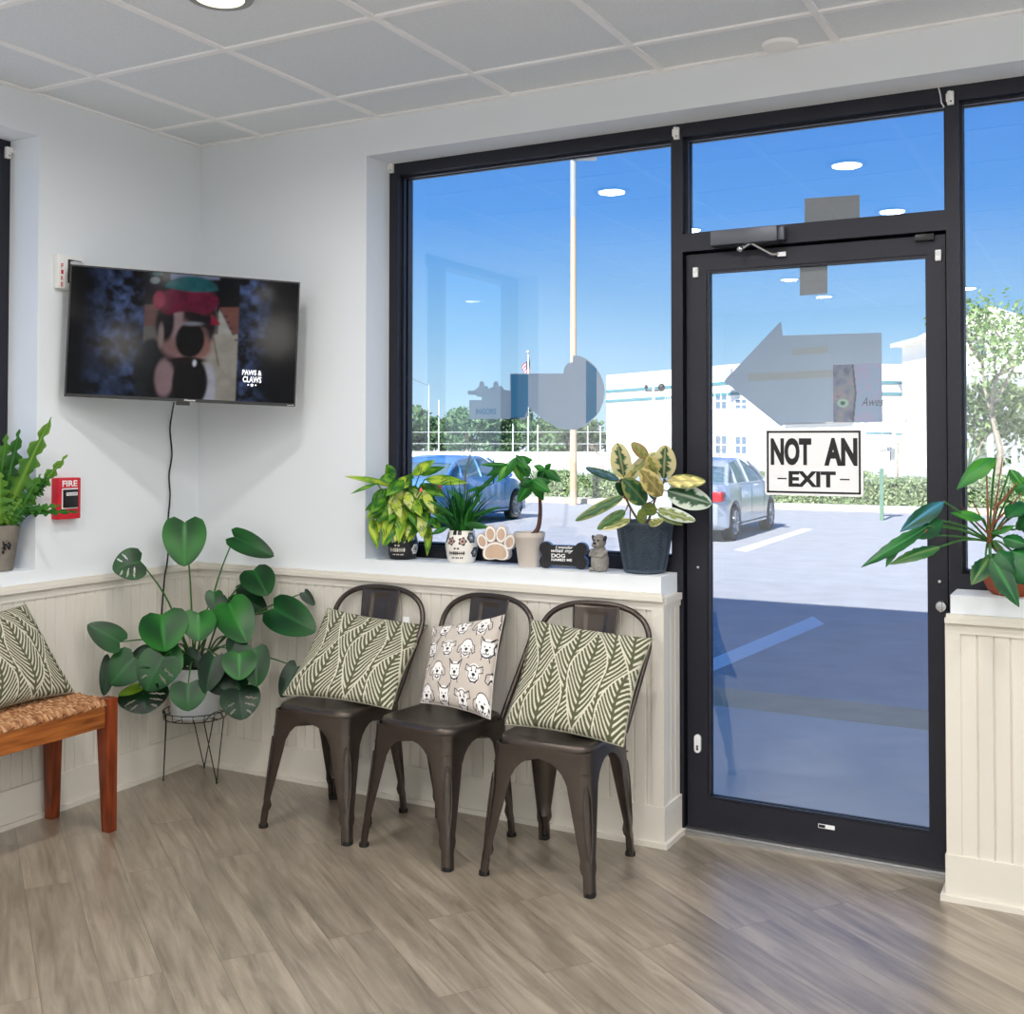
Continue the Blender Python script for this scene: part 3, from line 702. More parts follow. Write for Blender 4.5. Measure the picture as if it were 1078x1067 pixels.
o2, f2, n2 = cushion('throw_cushion', PY(456, 660, -.14), PY(531, 647, -.13), PY(516, 760, -.36)+Vector((0, 0, .01)), PY(443, 742, -.34)+Vector((0, 0, .01)), .055, dogcols, 'beige cushion printed with black-and-white dog faces', None, nx=260)
# ------------------------------------------------------------------ bench
def bench():
    t = empty('wooden_bench', 'reddish wooden bench with a woven rush seat under the left-wall window', 'bench', (.2, -1.5, 0))
    y1, y0, xa, xb = -.80, -2.15, .045, .385; TZ = .485
    ps = []
    def leg(x, y, sx, sy):
        b = MB(); r = []
        for z, h in ((0, .019), (.40, .0265), (TZ, .0265)):
            # taper on the inner faces only
            o = .0265-h; cx_, cy_ = x+sx*o, y+sy*o
            r.append([b.vert((cx_+a*h, cy_+c*h, z)) for a, c in ((-1, -1), (1, -1), (1, 1), (-1, 1))])
        for i in range(2):
            for k in range(4): b.face(r[i][k], r[i][(k+1) % 4], r[i+1][(k+1) % 4], r[i+1][k])
        b.face(*r[0][::-1]); b.face(*r[-1]); ps.append(b.build('leg', 'acacia_leg', bevel=.003))
    leg(xb-.0265, y1-.0265, 1, 1); leg(xa+.0265, y1-.0265, -1, 1); leg(xb-.0265, y0+.0265, 1, -1); leg(xa+.0265, y0+.0265, -1, -1)
    b = MB(); b.box((xb-.030, y0+.053, .385), (xb-.006, y1-.053, .462)); ps.append(b.build('seat_rail', 'acacia', bevel=.003))
    b = MB(); b.box((xa+.006, y0+.053, .385), (xa+.030, y1-.053, .462)); ps.append(b.build('seat_rail', 'acacia', bevel=.003))
    b = MB(); b.box((xa+.053, y1-.036, .385), (xb-.053, y1-.012, .462)); ps.append(b.build('end_rail', 'acacia_leg', bevel=.003))
    b = MB(); b.box((xa+.053, y0+.012, .385), (xb-.053, y0+.036, .462)); ps.append(b.build('end_rail', 'acacia_leg', bevel=.003))
    # woven rush seat: twisted cords wrapped front to back
    b = MB(); n = 92; c1, c2, c3 = lin((168, 120, 82)), lin((126, 80, 50)), lin((198, 158, 118)); rng = random.Random(5)
    L_ = (y1-.03)-(y0+.03)
    for i in range(n*1):
        yc = y0+.03+L_*(i+.5)/n; w = L_/n/2*1.15; pts = []
        for k in range(23):
            q = k/22; x = xa+.012+(xb-xa-.016)*q
            z = .474+.006*math.sin(PI*q); 
            if k == 0 or k == 22: z = .462
            if k in (0,): x += .006
            pts.append(Vector((x, yc+.004*math.sin(q*22+i), z+.0035*math.sin(q*60+i*2.1))))
        nv = len(b.v); b.tube(pts, w, 7)
        for j in range(nv, len(b.v)):
            kk = (j-nv)//7; b.c[j] = (c1, c2, c3, c1)[(kk+i*3+rng.randint(0, 1)) % 4]
    ps.append(b.build('woven_seat', vmat('rush_cord', .8, .2, bump=.6, bs=160)))
    adopt(t, *ps); ps[-1]['label'] = 'tan woven rush seat'
bench()
# ------------------------------------------------------------------ television across the corner
tl, tr = PX(74, 278, .075), PD(316, 297, 4.60); br = PD(310, 428, 4.60)
ax = (tr-tl); W = ax.length; ax.normalize(); vz = Vector((0, 0, 1)); vz = (vz-ax*vz.dot(ax)).normalized(); tn = ax.cross(vz)      # tn points away from the screen
if tn.dot(CAM-tl) > 0: tn = -tn
H_ = (tr-br).length
def T(x, y, z): return tl+ax*x+vz*(y-H_)+tn*z                  # x right, y up from the bottom edge, z back
tv = empty('wall_television', 'flat black television hung across the room corner showing a dog in a bandana', 'television', T(W/2, 0, .03))
def tb(x0, x1, y0, y1, z0, z1):
    b = MB(); n = 0
    P8 = [T(x, y, z) for z in (z0, z1) for (x, y) in ((x0, y0), (x1, y0), (x1, y1), (x0, y1))]
    ix = [b.vert(p) for p in P8]
    for f in ((0,1,2,3),(7,6,5,4),(0,4,5,1),(1,5,6,2),(2,6,7,3),(3,7,4,0)): b.face(*[ix[i] for i in f])
    return b
parts = [tb(0, W, 0, H_, .002, .035).build('casing', 'blackp', bevel=.003),
         tb(.15, W-.15, .08, H_-.12, .035, .06).build('rear_housing', 'blackp', bevel=.01),
         merge(tb(0, W, 0, .012, -.002, .002), tb(0, W, H_-.006, H_, -.001, .002), tb(0, .006, .012, H_-.006, -.001, .002), tb(W-.006, W, .012, H_-.006, -.001, .002)).build('bezel', 'blackp', smooth=False),
         tb(W*.47, W*.53, -.014, .002, .004, .02).build('sensor_foot', 'blackp', smooth=False)]
# picture: painted per point, lit evenly by the panel
gx, gy = 300, 170; U, V = np.meshgrid(np.linspace(0, 1, gx+1), np.linspace(0, 1, gy+1), indexing='ij')
rs = np.random.RandomState(4)
def fbm(U, V, s, seed=0, oc=5):
    r = np.random.RandomState(seed); out = np.zeros(U.shape); am = 1; tot = 0
    for o in range(oc):
        n = int(s*2**o)+2; g = r.rand(n+1, n+1); x = U*(n-1); y = V*(n-1); i = np.clip(np.floor(x).astype(int), 0, n-1); j = np.clip(np.floor(y).astype(int), 0, n-1); fx, fy = x-i, y-j
        fx = fx*fx*(3-2*fx); fy = fy*fy*(3-2*fy)
        out += am*(g[i, j]*(1-fx)*(1-fy)+g[i+1, j]*fx*(1-fy)+g[i, j+1]*(1-fx)*fy+g[i+1, j+1]*fx*fy); tot += am; am *= .6
    return out/tot
VT = 1-V
X_ = (U*241+12)*4.146; Y_ = (VT*(139-11*U)+18*U)*4.146      # same frame of reference as the picture on the panel
img = np.zeros(U.shape+(3,)); FN = fbm(U, V/1.75, 24, 3); FL = fbm(U, V/1.75, 6, 8); FE = fbm(U, V/1.75, 60, 5)
def put(a, c, noise=0):
    a = np.clip(a, 0, 1)
    for k in range(3): img[..., k] = img[..., k]*(1-a)+c[k]*(1+noise*(FN-.5)*2+noise*(FE-.5))*a
E_ = lambda cx, cy, rx, ry, s=.12: np.clip((1-np.hypot((X_-cx)/rx, (Y_-cy)/ry)+.02*0)/s+.3, 0, 1)
B_ = lambda x0, x1, y0, y1: np.clip((X_-x0)/3, 0, 1)*np.clip((x1-X_)/3, 0, 1)*np.clip((Y_-y0)/3, 0, 1)*np.clip((y1-Y_)/3, 0, 1)
for k in range(3): img[..., k] = lin((8, 9, 14))[k]
t = np.clip((FN-.36)*2.6, 0, 1)*np.clip(.35+(FL-.35)*1.8, 0, 1)*(.7+.6*FE)
sideL = np.clip(1-np.abs(X_-290)/190, 0, 1); sideR = np.clip(1-np.abs(X_-810)/130, 0, 1)
for k in range(3): img[..., k] += lin((84, 106, 158))[k]*t*np.maximum(sideL, sideR)
C0 = B_(362, 782, -50, 700)
put(C0, lin((20, 16, 24)))
put(C0*B_(362, 790, 170, 700), lin((88, 84, 84)), .3)
put(C0*B_(362, 420, 20, 70), lin((16, 20, 24)))
put(E_(405, 62, 22, 16)*C0, lin((110, 120, 124))); put(E_(415, 32, 26, 9)*C0, lin((52, 84, 90)))
put(C0*B_(470, 690, -10, 60), lin((104, 112, 138)))
put(C0*B_(362, 420, 170, 270), lin((92, 66, 66)), .3)
put(C0*B_(680, 790, 60, 205), lin((10, 12, 18)))
put(C0*np.clip((X_-(700+(Y_-200)*.55))/6, 0, 1)*B_(690, 790, 180, 300), lin((104, 66, 60)), .3)
put(C0*B_(690, 782, 150, 700)*np.clip(((700+(Y_-200)*.55)-X_)/6, 0, 1), lin((150, 148, 144)), .25)
put(C0*B_(600, 782, 300, 700), lin((140, 136, 128)), .25)
for q in range(5): put(C0*E_(722+q*13, 222+q*26, 10, 3.5), lin((40, 40, 48)))
put(C0*np.clip(1-np.abs(X_-(672+(Y_-320)*.22))/5, 0, 1)*B_(650, 720, 318, 446), lin((74, 50, 44)))
put(E_(400, 470, 75, 150), lin((26, 30, 34)), .4); put(E_(520, 520, 130, 150), lin((24, 22, 26)), .4)
put(E_(548, 250, 135, 170), lin((30, 22, 28)), .3)
put(E_(462, 500, 44, 90, .3), lin((126, 104, 110)), .2)
put(E_(655, 540, 36, 110, .3), lin((150, 152, 164)), .2)
put(E_(575, 520, 80, 120), lin((14, 10, 12)))
put(E_(540, 330, 112, 95, .3), lin((116, 88, 88)), .25); put(E_(600, 360, 70, 60, .4), lin((126, 88, 84)), .2)
put(E_(498, 230, 40, 95, .4), lin((128, 108, 112)), .25)
put(E_(458, 250, 40, 92, .3), lin((18, 14, 20))); put(E_(612, 205, 72, 70, .3), lin((22, 16, 22)))
put(E_(440, 310, 14, 60, .5), lin((120, 108, 104)))
put(E_(568, 328, 66, 82, .15), lin((7, 5, 7))); put(E_(575, 256, 52, 10, .6)*.8, lin((120, 122, 134)))
put(E_(560, 420, 88, 16, .4), lin((20, 12, 14))); put(E_(592, 432, 9, 16, .4), lin((190, 194, 204)))
put(E_(548, 160, 142, 72)*np.clip((205+((X_-548)/140)**2*55-Y_)/8, 0, 1), lin((86, 16, 44)), .6)
put(E_(560, 118, 128, 78)*np.clip((118-((X_-600)/140)**2*20-Y_)/8, 0, 1)*np.clip((Y_-40)/6, 0, 1), lin((22, 78, 84)), .6)
put(E_(425, 150, 26, 42, .3), lin((120, 24, 56)), .3); put(C0*np.clip((X_-655)/4, 0, 1)*np.clip((700-X_)/4, 0, 1)*B_(650, 705, 190, 262)*np.clip((262-(700-X_)*1.1-Y_)/-4+2, 0, 1), lin((120, 22, 46)))
for _ in range(2): img[1:-1, 1:-1] = (img[1:-1, 1:-1]*2+img[:-2, 1:-1]+img[2:, 1:-1]+img[1:-1, :-2]+img[1:-1, 2:])/6
img *= .78
glare = np.exp(-((U-.0)/.14)**2-((VT-.62)/.30)**2)
b = MB(); ix = b.grid(lambda u, v: T(.006+(W-.012)*u, .012+(H_-.018)*v, -.0004), gx, gy)
for i in range(gx+1):
    for j in range(gy+1): b.c[ix[i][j]] = tuple(img[i, j])
scr = b.build('screen', 'screen', smooth=False, fixn=False); parts.append(scr)
glow = emat('screen_white_lettering', (235, 238, 245), .7)
def TT(x, y, z=0): return T(.006+(W-.012)*x/260, .012+(H_-.018)*(1-y/150), z)
sx_ = (W-.012)/260; sy_ = (H_-.018)/150; up_ = vz
t1 = merge(text_mb('PAWS &', TT(197, 117.5, -.001), ax, vz, 23*sx_, 6.5*sy_, .03), text_mb('CLAWS', TT(198, 126.5, -.001), ax, vz, 22*sx_, 7.5*sy_, .03))
q = MB()
for k in range(5): q.v += []
for dx, r in ((-4.5, 1), (0, 1.8), (4.5, 1)):
    c = TT(209+dx, 129.5, -.001); n_ = 10; ii = [q.vert(c+ax*(r*sx_*math.cos(2*PI*k/n_))+vz*(r*sy_*math.sin(2*PI*k/n_))) for k in range(n_)]; q.face(*ii)
parts.append(merge(t1, q).build('screen_lettering', glow, smooth=False))
parts.append(text_mb('Hisense', T(W*.505, .003, -.0025), ax, vz, .042, .007, .02).build('maker_lettering', 'inkw', smooth=False)); parts.append(text_mb('Roku TV', T(W-.032, .002, -.0025), ax, vz, .026, .005, .02).build('corner_lettering', 'inkw', smooth=False))
# wall bracket and arm
b = MB(); pL = Vector((.0, -.36, T(0, H_*.5, 0).z)); mid = T(W*.5, H_*.5, .06)
b.box((.0, -.42, pL.z-.11), (.012, -.34, pL.z+.11)); b.tube([(.012, -.38, pL.z), (.09, -.30, pL.z), mid+tn*.02], .014, 8); b.tube([mid+tn*.03-vz*.09, mid+tn*.03+vz*.09], .02, 8)
parts.append(b.build('wall_arm', 'blackp'))
adopt(tv, *parts)
b = MB(); pts = [PD(183, 424, 4.52), PX(181, 436, .035), PX(179, 452, .012), PX(181, 478, .01), PX(178, 500, .01), PX(179, 522, .01), PX(177, 548, .01), PX(178, 566, .012), PX(176, 592, .034), PX(173, 610, .034), PX(170, 650, .02)]
def smoothp(P, n=6):
    out = []; P = [P[0]]+P+[P[-1]]
    for i in range(1, len(P)-2):
        for k in range(n):
            t = k/n; a, b_, c, d = P[i-1], P[i], P[i+1], P[i+2]
            out.append(.5*((2*b_)+(c-a)*t+(2*a-5*b_+4*c-d)*t*t+(3*b_-a-3*c+d)*t**3))
    out.append(P[-2]); return out
b.tube(smoothp(pts), .0035, 8); tag(b.build('power_cable', 'rubber'), 'thin black power cable hanging down the corner below the television', 'cable')
# ------------------------------------------------------------------ fire alarm devices on the left wall
a, c = PX(56, 267, .0), PX(77, 305, 0); y0, y1, z0, z1 = a.y, a.y+.125, c.z-.005, a.z
st = MB(); st.box((0, y0, z0), (.028, y1, z1)); st = st.build('alarm_strobe', 'whitepaint', bevel=.008); tag(st, 'white fire strobe plate on the wall half behind the television', 'alarm')
b = MB(); b.box((.028, y0+.052, z0+.03), (.055, y0+.10, z0+.11)); b.build('strobe_lens', mat('clear_lens', (196, 200, 204), .12, spec=.8), st, bevel=.006)
b = MB(); b.box((.0283, y0+.046, z0+.024), (.034, y0+.106, z0+.116)); b.build('lens_frame', 'blackp', st, smooth=False)
zz = z1-.03
tx = merge(*[text_mb(ch_, (.0285, y0+.014, zz-.024*(i+1)), (0, 1, 0), (0, 0, 1), .011, .017, .03) for i, ch_ in enumerate('FIRE')]); tx.build('red_lettering', 'inkr', st, smooth=False)
a, c = PX(54, 503, 0), PX(77.5, 545, 0); y0, y1, z0, z1 = a.y, c.y, c.z, a.z
b = MB(); b.box((0, y0, z0), (.04, y1, z1)); ps_ = b.build('fire_pull_station', 'red', bevel=.005); tag(ps_, 'red wall-mounted fire pull box beside the left window, partly behind a frond', 'fire pull box')
b = MB(); w_ = y1-y0; b.box((.04, y0+.02, z0+.045), (.052, y1-.02, z1-.045)); b.build('pull_handle', 'blackp', ps_, bevel=.004)
b = MB(); b.box((.052, y0+.028, z1-.068), (.0535, y1-.028, z1-.056)); b.box((.0405, y0+.016, z0+.040), (.0412, y1-.016, z1-.040)); b.build('handle_marking', 'inkw', ps_, smooth=False)
text_mb('PULL DOWN', (.0538, y0+.032, z1-.066), (0, 1, 0), (0, 0, 1), w_-.064, .008, .02).build('handle_lettering', 'ink', ps_, smooth=False)
text_mb('FIRE', (.0404, y0+.018, z1-.034), (0, 1, 0), (0, 0, 1), w_-.036, .024, .03).build('white_lettering', 'inkw', ps_, smooth=False)
# ------------------------------------------------------------------ signs on the door and window glass
YI = .2095; YO = .2255
def decal(name, polys, label, cat, material, y=YO, th=.0012, group=None):
    b = MB()
    for poly in polys: b.prism([PY(u, v, y) for u, v in poly], (0, th, 0))
    return tag(b.build(name, material, smooth=False), label, cat, group)
tl_, br_ = PY(805, 450, .207), PY(909, 523, .207); x0, x1, z0, z1 = tl_.x, br_.x, br_.z, tl_.z-.004
def rrect(x0, x1, z0, z1, r, y, n=6):
    out = []
    for cx_, cz_, a0 in ((x1-r, z1-r, 0), (x0+r, z1-r, 90), (x0+r, z0+r, 180), (x1-r, z0+r, 270)):
        for k in range(n+1): a = math.radians(a0+90*k/n); out.append((cx_+r*math.cos(a), y, cz_+r*math.sin(a)))
    return out
sg = MB(); sg.prism(rrect(x0, x1, z0, z1, .012, .2085), (0, -.0035, 0)); sg = tag(sg.build('exit_sign', 'white', smooth=False), 'white plastic NOT AN EXIT sign taped inside the door glass', 'sign')
b = MB(); t_ = .0085; m_ = .008
for a in (((x0+m_, z0+m_), (x1-m_, z0+m_+t_*.8)), ((x0+m_, z1-m_-t_*.8), (x1-m_, z1-m_)), ((x0+m_, z0+m_), (x0+m_+t_*.8, z1-m_)), ((x1-m_-t_*.8, z0+m_), (x1-m_, z1-m_))): b.box((a[0][0], .2044, a[0][1]), (a[1][0], .205, a[1][1]))
w_, h_ = x1-x0, z1-z0
b.box((x0+.075*w_+.02, .2044, z0+.24*h_), (x0+.23*w_, .205, z0+.26*h_)); b.box((x1-.23*w_, .2044, z0+.24*h_), (x1-.075*w_-.02, .205, z0+.26*h_))
b.build('black_border', 'ink', sg, smooth=False)
merge(text_mb('NOT', (x0+.065*w_, .2042, z0+.45*h_), (1, 0, 0), (0, 0, 1), .42*w_, .41*h_, .05), text_mb('AN', (x0+.615*w_, .2042, z0+.45*h_), (1, 0, 0), (0, 0, 1), .33*w_, .41*h_, .05), text_mb('EXIT', (x0+.25*w_, .2042, z0+.13*h_), (1, 0, 0), (0, 0, 1), .48*w_, .235*h_, .04)).build('black_lettering', 'ink', sg, smooth=False)
for kx in (x0+.02, x1-.03, x0+w_/2):
    pass
ar = decal('arrow_sign', [[(822, 338), (824, 353), (928, 350), (929, 444), (826, 447), (822, 449), (762, 401)]], 'grey-blue back of a large left-pointing arrow sign stuck on the door glass', 'sign', 'decal')
b = MB()
for poly in ([(787, 393), (878, 389), (878, 397), (787, 401)], [(834, 367), (872, 364), (872, 371), (834, 374)]): b.prism([PY(u, v, YO-.0002) for u, v in poly], (0, -.0008, 0))
b.build('show_through_strip', 'olive', ar, smooth=False)
# poster patch on the arrow: loosely sketched cat, painted per point
pu, pv = 46, 56; b = MB(); PU, PV = np.meshgrid(np.linspace(0, 1, 71), np.linspace(0, 1, 71), indexing='ij')
fa = fbm(PU, PV, 6, 11); fb_ = fbm(PU, PV, 9, 12); col = np.zeros(PU.shape+(3,))
cat_ = (PU < .46-.1*np.abs(PV-.5)) 
pal = [lin((64, 76, 104)), lin((104, 106, 140)), lin((116, 128, 138)), lin((150, 128, 140)), lin((84, 96, 128))]
ci = np.clip((fa*7-1.2).astype(int), 0, 4)
for k in range(3):
    col[..., k] = np.where(cat_, np.array([p[k] for p in pal])[ci], np.where(fb_ > .55, lin((160, 156, 190))[k], lin((140, 164, 192))[k]))
eye = np.hypot((PU-.2)/.12, (PV-.33)/.075)
for k in range(3):
    col[..., k] = np.where(eye < 1, lin((150, 190, 170))[k], col[..., k]); col[..., k] = np.where(eye < .45, lin((20, 40, 40))[k], col[..., k])
    col[..., k] = np.where((np.abs(PU-(.47-.12*np.abs(PV-.5))) < .02), lin((40, 46, 66))[k], col[..., k])
q0, q1 = PY(877, 384, YO-.0016), PY(928, 444, YO-.0016); ix = b.grid(lambda u, v: (q0.x+(q1.x-q0.x)*u, YO-.0014, q1.z+(q0.z-q1.z)*v), 70, 70)
for i in range(71):
    for j in range(71): b.c[ix[i][j]] = tuple(col[i, j])
pp = b.build('poster_print', vmat('poster_ink', .6), ar, smooth=False, fixn=False); pp['label'] = 'small colourful poster print with a cat eye'
text_mb('Awes', (q0.x+.095, YO-.0016, q1.z+.055), (1, 0, 0), (0, 0, 1), .075, .03, 0, shear=.4).build('poster_scrawl', 'ink', ar, smooth=False)
decal('label_strip', [[(826, 445), (898, 443), (898, 449), (826, 451)]], 'narrow white strip stuck between the arrow sign and the NOT AN EXIT sign', 'sign strip', 'white')
decal('square_decal', [[(847, 209), (905, 205), (905, 234), (847, 237)]], 'grey rectangular decal low on the transom pane over the door', 'decal', 'decalgrey')
decal('square_decal', [[(842, 280), (871, 279), (871, 309), (842, 311)]], 'grey square decal at the top of the door pane', 'decal', 'decalgrey')
bs_ = decal('bubble_sign', [[(603, 374), (610, 374.5), (618, 378), (626, 385), (632, 394), (635.5, 404), (636.5, 413), (635, 423), (631, 433), (624, 442), (615, 449), (604, 452.5), (594, 452), (585, 449.5), (570, 440), (561, 433), (556, 428), (553, 440), (537, 441), (537, 393), (593, 393), (594, 387), (598, 382), (603, 381)]], 'blue-grey back of a round-and-rectangular sign stuck on the big window', 'sign', 'decal')
b = MB()
for poly in ([(538, 394), (556, 394), (556, 430), (552, 439), (538, 440)], [(617, 379), (628, 388), (628, 437), (617, 446)]): b = MB(); b.prism([PY(u, v, YO-.0002) for u, v in poly], (0, -.0008, 0)); b.build('dark_band', 'decaldark', bs_, smooth=False)
pts = [(492.4, 411), (492.4, 415.2), (500, 415.6), (503, 417.4), (507, 418), (507, 421), (494, 421), (494, 441), (549, 441), (552, 442), (556, 438), (556, 430), (537, 430), (537, 411), (530, 410), (529.5, 408), (527.3, 405.7), (525, 407), (524.6, 403.5), (523.6, 401.6), (522, 401), (520.4, 401.6), (519.4, 403.5), (519.2, 407), (516, 408), (514, 409.8), (513.6, 407.4), (511.5, 405.8), (509.8, 407), (509.7, 403.5), (508.7, 401.6), (507.1, 401), (505.5, 401.6), (504.5, 403.5), (504.2, 407), (501, 409.5), (499, 411)]
ps2 = decal('people_sign', [pts], 'blue-grey back of a small cut-out sign beside the round sign on the big window', 'sign', 'decal')
text_mb('INGORS', PY(501, 436, YO-.002), (1, 0, 0), (0, 0, 1), .095, .022, 0).build('ghost_lettering', 'decaldark', ps2, smooth=False)
# ------------------------------------------------------------------ leaves
def leaf(b, base, tip, width, nrm=None, shape='heart', col=None, fold=.12, droop=.1, nl=14, nw=8, clamp=None, wave=0, holes=None, seed=0, sub=None, twist=0):
    """one blade from base to tip, nrm = way the upper face looks. nl along, nw across"""
    base, tip = Vector(base), Vector(tip); ax_ = tip-base; L_ = ax_.length; ax_.normalize()
    n = Vector(nrm) if nrm is not None else (CAM-base).normalized()
    n = (n-ax_*n.dot(ax_)).normalized(); sd = n.cross(ax_)
    if twist: R_ = Matrix.Rotation(twist, 3, ax_); n = R_ @ n; sd = R_ @ sd
    rng = random.Random(seed); ph = rng.random()*6
    def prof(t):
        if shape == 'heart': return (math.sin(PI*min(1, (t*.93+.07))**.62))**.75 if t < 1 else 0
        if shape == 'lance': return math.sin(PI*t**.8)**.9
        if shape == 'oval': return math.sin(PI*t**.85)**.55
        if shape == 'strap': return min(1, t*8+.35)*(1-t**3)**.8
        if shape == 'grass': return min(1, t*10+.4)*(1-t)**.5
    def f(u, v):
        w = (v-.5)*2; t = u; x = t*L_
        pw = prof(t)*width/2
        if shape == 'heart':                                    # lobes reach back behind the petiole joint
            back = .16*L_*abs(w)**.8*(1-t)**2.2; x -= back
            pw = width/2*max(0, math.sin(PI*min(1, .10+.90*t)**.72))**.62 if t < 1 else 0
            if t < .06: pw = width/2*(.55+.45*t/.06)*.86
        y = w*pw
        if wave: y *= 1+wave*(math.sin(t*38+ph+(1.5 if w > 0 else 0))+.5*math.sin(t*71+2*ph+(2.5 if w > 0 else 0)))*abs(w); 
        z = -fold*abs(w)**1.0*pw*1.0 + fold*.3*pw - droop*L_*(t**2) + (wave*.35*pw*math.sin(t*30+ph+2*w)*abs(w) if wave else 0)
        z += droop*L_*.25*math.sin(PI*t)
        p = base+ax_*x+sd*y+n*z
        if clamp: p = clamp(p)
        return p
    b.grid(f, nl, nw, (lambda u, v: col(u, (v-.5)*2)) if col else None, skip=holes)
def jit(c, r, a=.12):
    k = 1+r.uniform(-a, a); return tuple(x*k for x in c)
def greenfn(c1, c2, rng, ribc=None, ribw=.1, edge=None, ew=.9):
    c = jit(c1, rng); d = jit(c2, rng); ph = rng.random()*9
    def f(t, w):
        k = .5+.5*math.sin(t*5+ph+abs(w)*3); r = tuple(c[i]*(1-k)+d[i]*k for i in range(3))
        if ribc and abs(w) < ribw: r = ribc
        if edge and abs(w) > ew: r = edge
        return r
    return f
def inroom(p):
    p = Vector(p); p.x = max(p.x, .045); p.y = min(p.y, -.045); return p
def onsill(p):
    p = Vector(p)
    if p.x < .97 and p.y > -.02: p.y = -.02 if p.x < .93 else p.y
    p.y = min(p.y, .192)
    if p.z < SZ+.012 and p.y > -.03: p.z = SZ+.012
    return p
def pot(name, prof, parent, material, colf=None, seg=48):
    b = MB(); b.lathe(prof, (0, 0, 0), seg, colf); return b.build(name, material, parent)
def soil(parent, r, z):
    b = MB(); b.lathe([(r, z), (r*.6, z+.004), (.0001, z+.006)], (0, 0, 0), 24, capb=False); return b.build('soil', 'soil', parent)
def plant_root(name, label, cat, c): return empty(name, label, cat, c)
# ------------------------------------------------------------------ monstera on its wire stand
sx0, sy0 = .176, -.19
std = empty('wire_plant_stand', 'thin dark wire plant stand with hairpin legs in the room corner', 'plant stand', (sx0, sy0, 0)); RZ = .262; RR = .128
b = MB()
for z, r in ((RZ, RR), (RZ+.028, RR+.004)): b.tube([(r*math.cos(2*PI*k/48), r*math.sin(2*PI*k/48), z) for k in range(49)], .0022, 6, cap=False)
for k in range(18):
    a = 2*PI*(k+.5)/18; b.tube([((RR)*math.cos(a), RR*math.sin(a), RZ), ((RR+.004)*math.cos(a), (RR+.004)*math.sin(a), RZ+.028)], .0014, 5)
b.tube([(-RR, 0, RZ), (RR, 0, RZ)], .002, 6); b.tube([(0, -RR, RZ), (0, RR, RZ)], .002, 6)
b.build('basket_ring', 'wire', std)
for fa in (PZ(172, 822, 0), PZ(228, 825, 0), PZ(215, 809, 0)):
    f_ = fa-Vector((sx0, sy0, 0)); a0 = math.atan2(f_.y, f_.x); b = MB(); foot = Vector((f_.x, f_.y, .003)); pts = []
    for s in (-1, 1):
        a = a0+s*.42; top = Vector((RR*math.cos(a), RR*math.sin(a), RZ)); arch = Vector(((RR+.01)*math.cos(a0+s*.25), (RR+.01)*math.sin(a0+s*.25), RZ+.034))
        seg_ = [foot, foot+(top-foot)*.03+Vector((0, 0, .004)), top]; b.tube(seg_, .0024, 6)
    b.tube([(RR+.004*0)*Vector((math.cos(a0+q), math.sin(a0+q), 0))+Vector((0, 0, RZ+.034*math.cos(q/.42*PI/2))) for q in [(-1+i/6)*.42 for i in range(13)]], .0022, 6)
    b.ell(foot+Vector((0, 0, .002)), (.004, .004, .005), 8, 5)
    b.build('hairpin_leg', 'wire', std)
mon = plant_root('potted_monstera', 'large dark green split-leaf plant in a white pot on the corner wire stand', 'potted plant', (sx0, sy0, RZ+.003))
pz = RZ+.003
ob = [pot('planter', [(.0001, 0), (.092, 0), (.098, .006), (.117, .20), (.118, .212), (.112, .212), (.106, .19), (.10, .185)], mon, 'whitepot'), soil(mon, .107, .188)]
ZZ = lambda X, Y: (60+X/3.3333, 520+Y/3.3333)
dg, mg, lg_, lime = lin((14, 62, 26)), lin((28, 96, 36)), lin((46, 124, 44)), lin((134, 172, 42))
rngm = random.Random(3)
crown = Vector((sx0, sy0, pz+.21))
